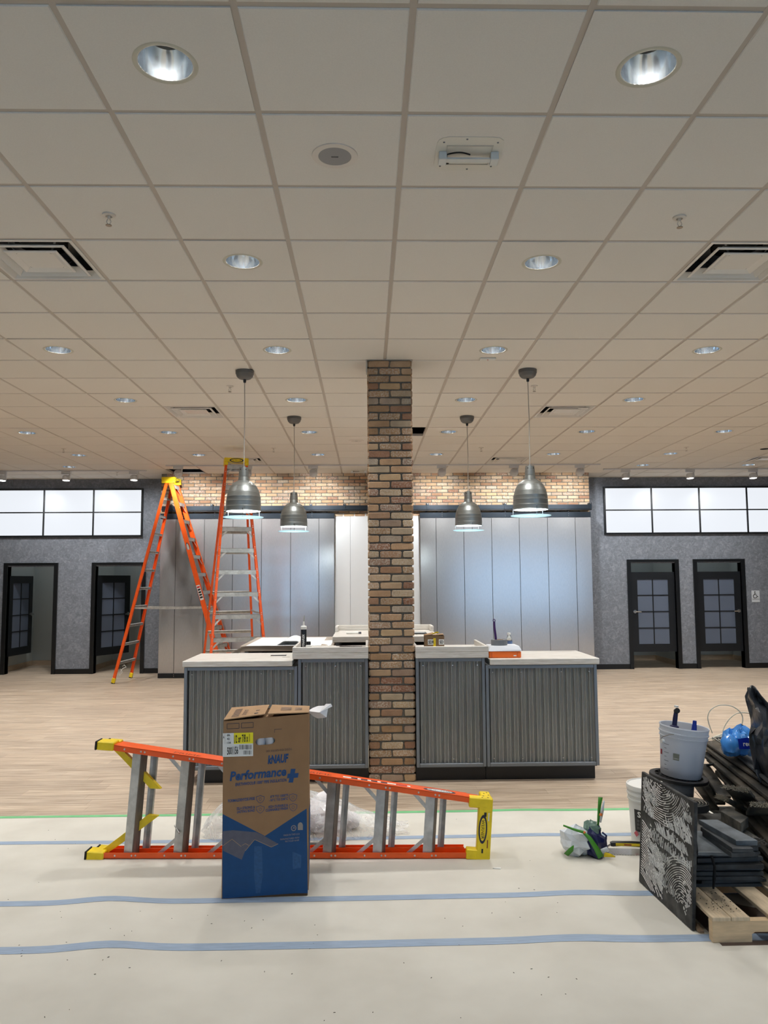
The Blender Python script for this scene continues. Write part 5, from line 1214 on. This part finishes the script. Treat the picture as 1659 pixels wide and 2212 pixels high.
# closed white pail
t = thing('bucket', 'tall white lidded pail standing on the floor behind the leaning tile', 'bucket', (1.835, 5.14, .0045))
MB().lathe([(0, 0), (.132, 0), (.136, .005), (.147, .27), (.154, .272), (.154, .285), (.149, .287), (.151, .305), (.157, .307), (.157, .318), (.152, .32), (.152, .345)], 44).build('pail_body', M_PAIL, t, 35)
MB().lathe([(.158, .338), (.160, .352), (.157, .366), (.15, .368), (.146, .360), (.10, .357), (0, .357)], 44).build('lid', M_WHT, t, 40)
va2 = atan2(-5.14, -1.835)
lm = MB()
for i in range(8):
    a0, a1 = va2-.85+.11*i, va2-.85+.11*(i+1); lm.add([(.1435*cos(a0), .1435*sin(a0), .09), (.1435*cos(a1), .1435*sin(a1), .09), (.1475*cos(a1), .1475*sin(a1), .225), (.1475*cos(a0), .1475*sin(a0), .225)], [(0, 1, 2, 3)])
lm.build('printed_label', M_INK, t)
aS = va2-.66; text('S', .026, .036, M_WHT, t, T(.1495*cos(aS), .1495*sin(aS), .18) @ RZ(aS+pi/2) @ RX(pi/2), 'lettering', .03)
for k in range(3): text('|||', .016, .016, mat('label grey print', (130, 130, 130)), t, T(.149*cos(aS-.02), .149*sin(aS-.02), .15-.022*k) @ RZ(aS+pi/2) @ RX(pi/2), 'lettering')
MB().prism([(0, 0, .02), (.02, 0, 0), (0, 0, -.02), (-.02, 0, 0)], (0, -.0006, 0), T(.1475*cos(aS-.1), .1475*sin(aS-.1), .075) @ RZ(aS-.1+pi/2)).build('hazard_mark', mat('hazard red', (196, 90, 100), .6), t)

# leaning tile with combed adhesive
d_ = Vector((-.040, .60, 0)).normalized(); lean = radians(3.6)
Mt = T(1.553, 3.872, .006) @ RZ(atan2(d_.y, d_.x)) @ RX(-lean)       # x along the bottom edge, y towards +X side?, z up
# local: x along edge, z up, y = thickness; the visible face looks to -X (world)
t = thing('adhesive_tile', 'black square tile with combed white adhesive leaning against the pallet', 'tile', M=T(1.553, 3.872, .006) @ RZ(atan2(d_.y, d_.x)) @ RX(lean))
MB().box(0, .62, -.018, 0, 0, .60, c=.003).build('tile_body', mat('black tile back', (34, 35, 37), .6, c2=(92, 92, 90), var=.15, vs=11, lo=.45, hi=.8), t)
M_ADH = mat('white adhesive', (206, 206, 202), .8, var=.15, vs=30)
ra = random.Random(9); ad = MB()
def ridge(pts, w_=.0019, h_=.003):
    run = []
    def flush():
        if len(run) > 1:
            vs = []; fs = []
            for i, p in enumerate(run):
                a = run[max(0, i-1)]; b_ = run[min(len(run)-1, i+1)]; dd = (Vector(b_)-Vector(a)); dd = dd.normalized() if dd.length else Vector((1, 0)); nn = Vector((-dd.y, dd.x))*w_*ra.uniform(.5, 1.5)
                vs += [(p[0]-nn.x, .0003, p[1]-nn.y), (p[0], h_, p[1]), (p[0]+nn.x, .0003, p[1]+nn.y)]
            for i in range(len(run)-1): fs += [(3*i, 3*i+1, 3*i+4, 3*i+3), (3*i+1, 3*i+2, 3*i+5, 3*i+4)]
            ad.add(vs, fs)
    for p in pts:
        if .008 < p[0] < .597 and .01 < p[1] < .588 and ra.random() > .06: run.append(p)
        else:
            flush(); run = []
    flush()
def wob(x, z): return x+.004*sin(40*z+9*x), z+.003*sin(33*x+20*z)
for k in range(20):                                   # big bowl of arcs at the top
    r = .05+.0122*k; ridge([wob(.37+r*1.15*cos(radians(a)), .66+r*sin(radians(a))*.95) for a in range(185, 356, 5)])
for k in range(18):                                   # arch at the lower right as seen from the camera
    r = .04+.0115*k; ridge([wob(.10+r*1.1*cos(radians(a)), .06+r*sin(radians(a))) for a in range(10, 150, 6)])
for bz, x0, x1, sl in ((.40, .02, .30, .006), (.335, .05, .42, .006), (.275, .02, .50, .0), (.21, .26, .52, -.004), (.44, .02, .2, .01), (.46, .42, .585, -.003), (.385, .44, .585, .002), (.15, .30, .5, .004), (.09, .3, .44, .003), (.5, .02, .12, .0)):
    n = int((x1-x0)/.0105)
    for k in range(n):
        x = x0+k*.0105+ra.uniform(-.002, .002); l = ra.uniform(.03, .055); ridge([wob(x+sl*i, bz+l*i/4+.04*(x-.3)) for i in range(5)], .0018)
for k in range(22):                                   # sweeping diagonal bands left
    z0_ = .34-.0135*k; ridge([wob(.59-.022*i, z0_-.004*i-.0016*i*i*.35) for i in range(13)])
for k in range(120):
    x, z_ = ra.uniform(.03, .57), ra.uniform(.04, .6); l = ra.uniform(.01, .03); a = ra.uniform(0, 3); ridge([(x+l*cos(a)*i/2, z_+l*sin(a)*i/2) for i in range(3)], .005, .002)
tag(ad.build('adhesive_ridges', M_ADH, t), kind='stuff')

# torn mortar bag and notched trowel
def bagmat():
    m, nt, b = newmat('printed mortar bag'); v = coords(nt, 'obj'); vo = nd(nt, 'ShaderNodeTexVoronoi', Scale=7.0); nt.links.new(v, vo.inputs['Vector'])
    c = ramp(nt, vo.outputs['Color'], [(0, lin((226, 230, 234))), (.45, lin((206, 214, 222))), (.55, lin((190, 196, 190))), (.72, lin((70, 96, 92))), (.8, lin((28, 34, 80))), (1, lin((216, 222, 226)))])
    nt.links.new(c, b.inputs['Base Color']); b.inputs['Roughness'].default_value = .3; return m
t = thing('mortar_bag', 'crumpled white, navy and green plastic bag on the floor left of the leaning tile', 'bag', (1.325, 4.93, .0045))
rg = random.Random(2)
def lump(scale, c, seed, nu=12, nv=7):
    rg = random.Random(seed); mb = MB(); pr_ = []
    vs = []
    for j in range(nv+1):
        for i in range(nu):
            a = 2*pi*i/nu; e = pi*j/nv; k = 1+rg.uniform(-.2, .22)
            vs.append((c[0]+scale[0]*cos(a)*sin(e)*k, c[1]+scale[1]*sin(a)*sin(e)*k, max(0.002, c[2]+scale[2]*cos(e)*k)))
    fs = [(j*nu+i, j*nu+(i+1) % nu, (j+1)*nu+(i+1) % nu, (j+1)*nu+i) for j in range(nv) for i in range(nu)]
    return mb.add(vs, fs)
M_BGW = mat('bag white film', (214, 220, 226), .3, var=.06, vs=20); M_BGN = mat('bag navy print', (26, 32, 78), .3); M_BGG = mat('bag green print', (66, 140, 40), .35); M_BGT = mat('bag grey green print', (96, 124, 112), .35)
lump((.105, .085, .085), (-.045, 0, .085), 5).build('bag_body', M_BGW, t); lump((.07, .075, .10), (.06, -.02, .075), 8).build('printed_side', M_BGN, t); lump((.05, .05, .05), (.05, -.01, .155), 12).build('bag_neck', M_BGT, t)
def strip(pts, w_, name, m_, up=(0, -1, 0)):
    mb = MB(); P = [Vector(p) for p in pts]; vs = []
    for i, p in enumerate(P):
        d = (P[min(i+1, len(P)-1)]-P[max(i-1, 0)]).normalized(); s_ = d.cross(Vector(up)).normalized()*w_[i]/2; vs += [p-s_, p+s_]
    mb.add(vs, [(2*i, 2*i+1, 2*i+3, 2*i+2) for i in range(len(P)-1)])
    o = mb.build(name, m_, t, 60); md = o.modifiers.new('s', 'SOLIDIFY'); md.thickness = .0015; return o
strip([(-.13, -.03, .185), (-.08, -.06, .172), (-.02, -.08, .158), (.01, -.1, .13), (.045, -.115, .075), (.075, -.11, .02)], [.01, .014, .018, .024, .03, .04], 'green_edge', M_BGG)
strip([(-.125, -.06, .02), (-.1, -.09, .06), (-.085, -.09, .085)], [.03, .03, .005], 'green_corner', M_BGG)
strip([(.085, -.03, .18), (.09, -.03, .24), (.097, -.03, .30), (.105, -.03, .35)], [.012, .016, .02, .028], 'green_flap', M_BGG); strip([(.098, -.034, .20), (.112, -.034, .27), (.125, -.034, .33)], [.012, .02, .008], 'white_flap', M_BGW); strip([(.1, -.037, .24), (.104, -.037, .255)], [.02, .018], 'orange_mark', mat('orange print', (236, 130, 60), .4))
strip([(-.022, -.092, .165), (-.012, -.094, .158)], [.014, .014], 'orange_mark', mat('orange print', (236, 130, 60), .4))
strip([(.10, -.06, .15), (.125, -.06, .13), (.11, -.075, .09)], [.012, .012, .014], 'navy_edge', M_BGN); strip([(.1, -.09, .03), (.14, -.08, .02), (.17, -.08, .012)], [.03, .02, .006], 'yellow_tail', M_YEL); strip([(.08, -.1, .05), (.115, -.09, .06), (.13, -.085, .045)], [.03, .03, .015], 'pale_fold', M_BGW)
tw = thing('notched_trowel', 'notched trowel with black and yellow handle on the floor beside the bag', 'trowel', (1.57, 4.97, .0045), -.12)
MB().box(-.14, .16, -.055, .055, .001, .0028).build('blade', M_CHROME, tw)
for k in range(18): MB().box(-.138+k*.0165, -.130+k*.0165, -.062, -.055, .001, .0028).build('tooth', M_CHROME, tw)
MB().tube([(-.08, 0, .003), (-.085, 0, .03), (-.06, 0, .045)], .006, 8).build('tang', M_CHROME, tw, 60); MB().tube([(.12, 0, .003), (.125, 0, .03), (.1, 0, .045)], .006, 8).build('tang', M_CHROME, tw, 60)
MB().tube([(-.065, 0, .045), (-.05, 0, .047), (.0, 0, .05), (.06, 0, .05), (.125, 0, .047), (.14, 0, .046)], [.013, .017, .015, .016, .017, .012], 12).build('handle', M_BLACK, tw, 60)
MB().box(-.035, .12, -.0172, -.0145, .040, .056, c=.001).build('yellow_inlay', M_YEL, tw); MB().box(.015, .06, -.0178, -.0173, .0445, .0515).build('red_mark', mat('inlay red', (150, 40, 30)), tw)

# blue bottles, black plastic, white cable on top of the pile
pb = ony(1604, 1640, 4.66)
t = thing('bottle_pack', 'blue shrink-wrapped pack of bottles on top of the pile', 'bottles', pb+Vector((0, 0, .02)))
M_BLUP = mat('blue shrink film', (72, 146, 224), .18, var=.12, vs=12)
for k, (x, y, z_, r) in enumerate(((-.075, -.02, .06, .052), (-.01, .0, .075, .055), (.05, -.02, .055, .05), (-.04, .06, .07, .055), (.03, .06, .08, .055))):
    lump((r, r*.95, z_), (x, y, z_), 30+k, 14, 8).build('bottle_bulge', M_BLUP if k != 2 else mat('pale blue film', (140, 184, 232), .2), t, 50)
lp = MB()
for i in range(9):
    u0, u1 = -.05+.013*i, -.05+.013*(i+1); f = lambda u: -.062-.014*cos(u*18)
    lp.add([(u0, f(u0), .055-.02*abs(u0)), (u1, f(u1), .055-.02*abs(u1)), (u1, f(u1)+.012, .118-.2*abs(u1)), (u0, f(u0)+.012, .118-.2*abs(u0))], [(0, 1, 2, 3)])
lp.build('film_label', mat('deep blue label', (18, 40, 150), .25), t, 60); text('reesh', .075, .028, M_WHT, t, T(-.03, -.082, .072) @ RX(pi/2-.15), 'lettering', .02)
tp = ony(1650, 1690, 4.36)
LB = [(1690, 1643), (1660, 1629), (1600, 1617), (1560, 1623), (1530, 1615), (1505, 1608), (1485, 1617)]; RBd = [(1690, 1720), (1660, 1715), (1600, 1700), (1560, 1690), (1530, 1668), (1505, 1644), (1485, 1630)]
def tarpf(u, v):
    k = v*6; i = min(5, int(k)); f = k-i
    yl = LB[i][0]*(1-f)+LB[i+1][0]*f; xl = LB[i][1]*(1-f)+LB[i+1][1]*f; xr = RBd[i][1]*(1-f)+RBd[i+1][1]*f
    e = .0 if u in (0, 1) else 1.0
    p = ony(xl+(xr-xl)*u+e*rj.uniform(-4, 4), yl+e*rj.uniform(-5, 5), 4.34+.05*sin(8*u+1)+.04*sin(5*v+6*u)+.04*(u < .15)+.05*v+rj.uniform(-.022, .022))
    return tuple(p-tp)
rj = random.Random(14); mb = MB(); mb.grid(tarpf, 8, 13)
mb.f = [t3 for q in mb.f for t3 in ((q[0], q[1], q[2]), (q[0], q[2], q[3]))]; mb.mi = [0]*len(mb.f)
M_TARP = mat('black polythene', (52, 56, 62), .28, var=.25, vs=9, bmp=.5, bs=10, bd=.02)
o = mb.build('black_plastic_sheet', M_TARP, None, 22); o.location = tp; tag(o, 'crumpled black plastic sheet standing up at the right edge of the pile', 'plastic'); md = o.modifiers.new('s', 'SOLIDIFY'); md.thickness = .006
cb = thing('white_cable', 'loose coils of thin white cable behind the bucket on the pile', 'cable', ony(1575, 1600, 5.02)+Vector((0, 0, .012)))
M_CBL = mat('white cable', (214, 208, 190), .45)
c0 = ony(1575, 1600, 5.02)
def smooth_(P, n=6):
    out = []
    for i in range(len(P)-1):
        a, b_, c, d = P[max(0, i-1)], P[i], P[i+1], P[min(len(P)-1, i+2)]
        for k in range(n):
            u = k/n; out.append(.5*((2*b_)+(c-a)*u+(2*a-5*b_+4*c-d)*u*u+(3*b_-a-3*c+d)*u**3))
    return out+[P[-1]]
def cpx(pts, Y): return smooth_([ony(x, y, Y)-c0 for x, y in pts])
MB().tube(cpx([(1539, 1588), (1531, 1566), (1529, 1552), (1535, 1538), (1549, 1529), (1564, 1527), (1582, 1530), (1597, 1540), (1604, 1552), (1604, 1564), (1601, 1574)], 5.02), .0035, 8).build('loop', M_CBL, cb, 60)
MB().tube(cpx([(1561, 1585), (1566, 1572), (1575, 1558), (1588, 1547), (1602, 1543), (1618, 1545), (1632, 1552), (1640, 1566)], 5.05), .0035, 8).build('loop', M_CBL, cb, 60)
rc = random.Random(6)
for k in range(9):
    xx, yy = 1572+rc.uniform(-18, 22), 1597+rc.uniform(-6, 6); a_, b4 = rc.uniform(25, 42), rc.uniform(4, 8); tl_ = rc.uniform(-.25, .0)
    MB().tube(cpx([(xx+a_*cos(i*.4)-b4*sin(i*.4)*tl_, yy+b4*sin(i*.4)+a_*cos(i*.4)*tl_*.7) for i in range(15)], 4.98+k*.008), .0035, 6).build('coil', M_CBL, cb, 60)
MB().tube(cpx([(1538, 1597), (1550, 1604), (1564, 1613)], 4.9), .004, 6).build('loop', M_CBL, cb, 60); MB().tube(cpx([(1552, 1601), (1562, 1606), (1575, 1608), (1590, 1607)], 4.92), .004, 6).build('loop', M_CBL, cb, 60)
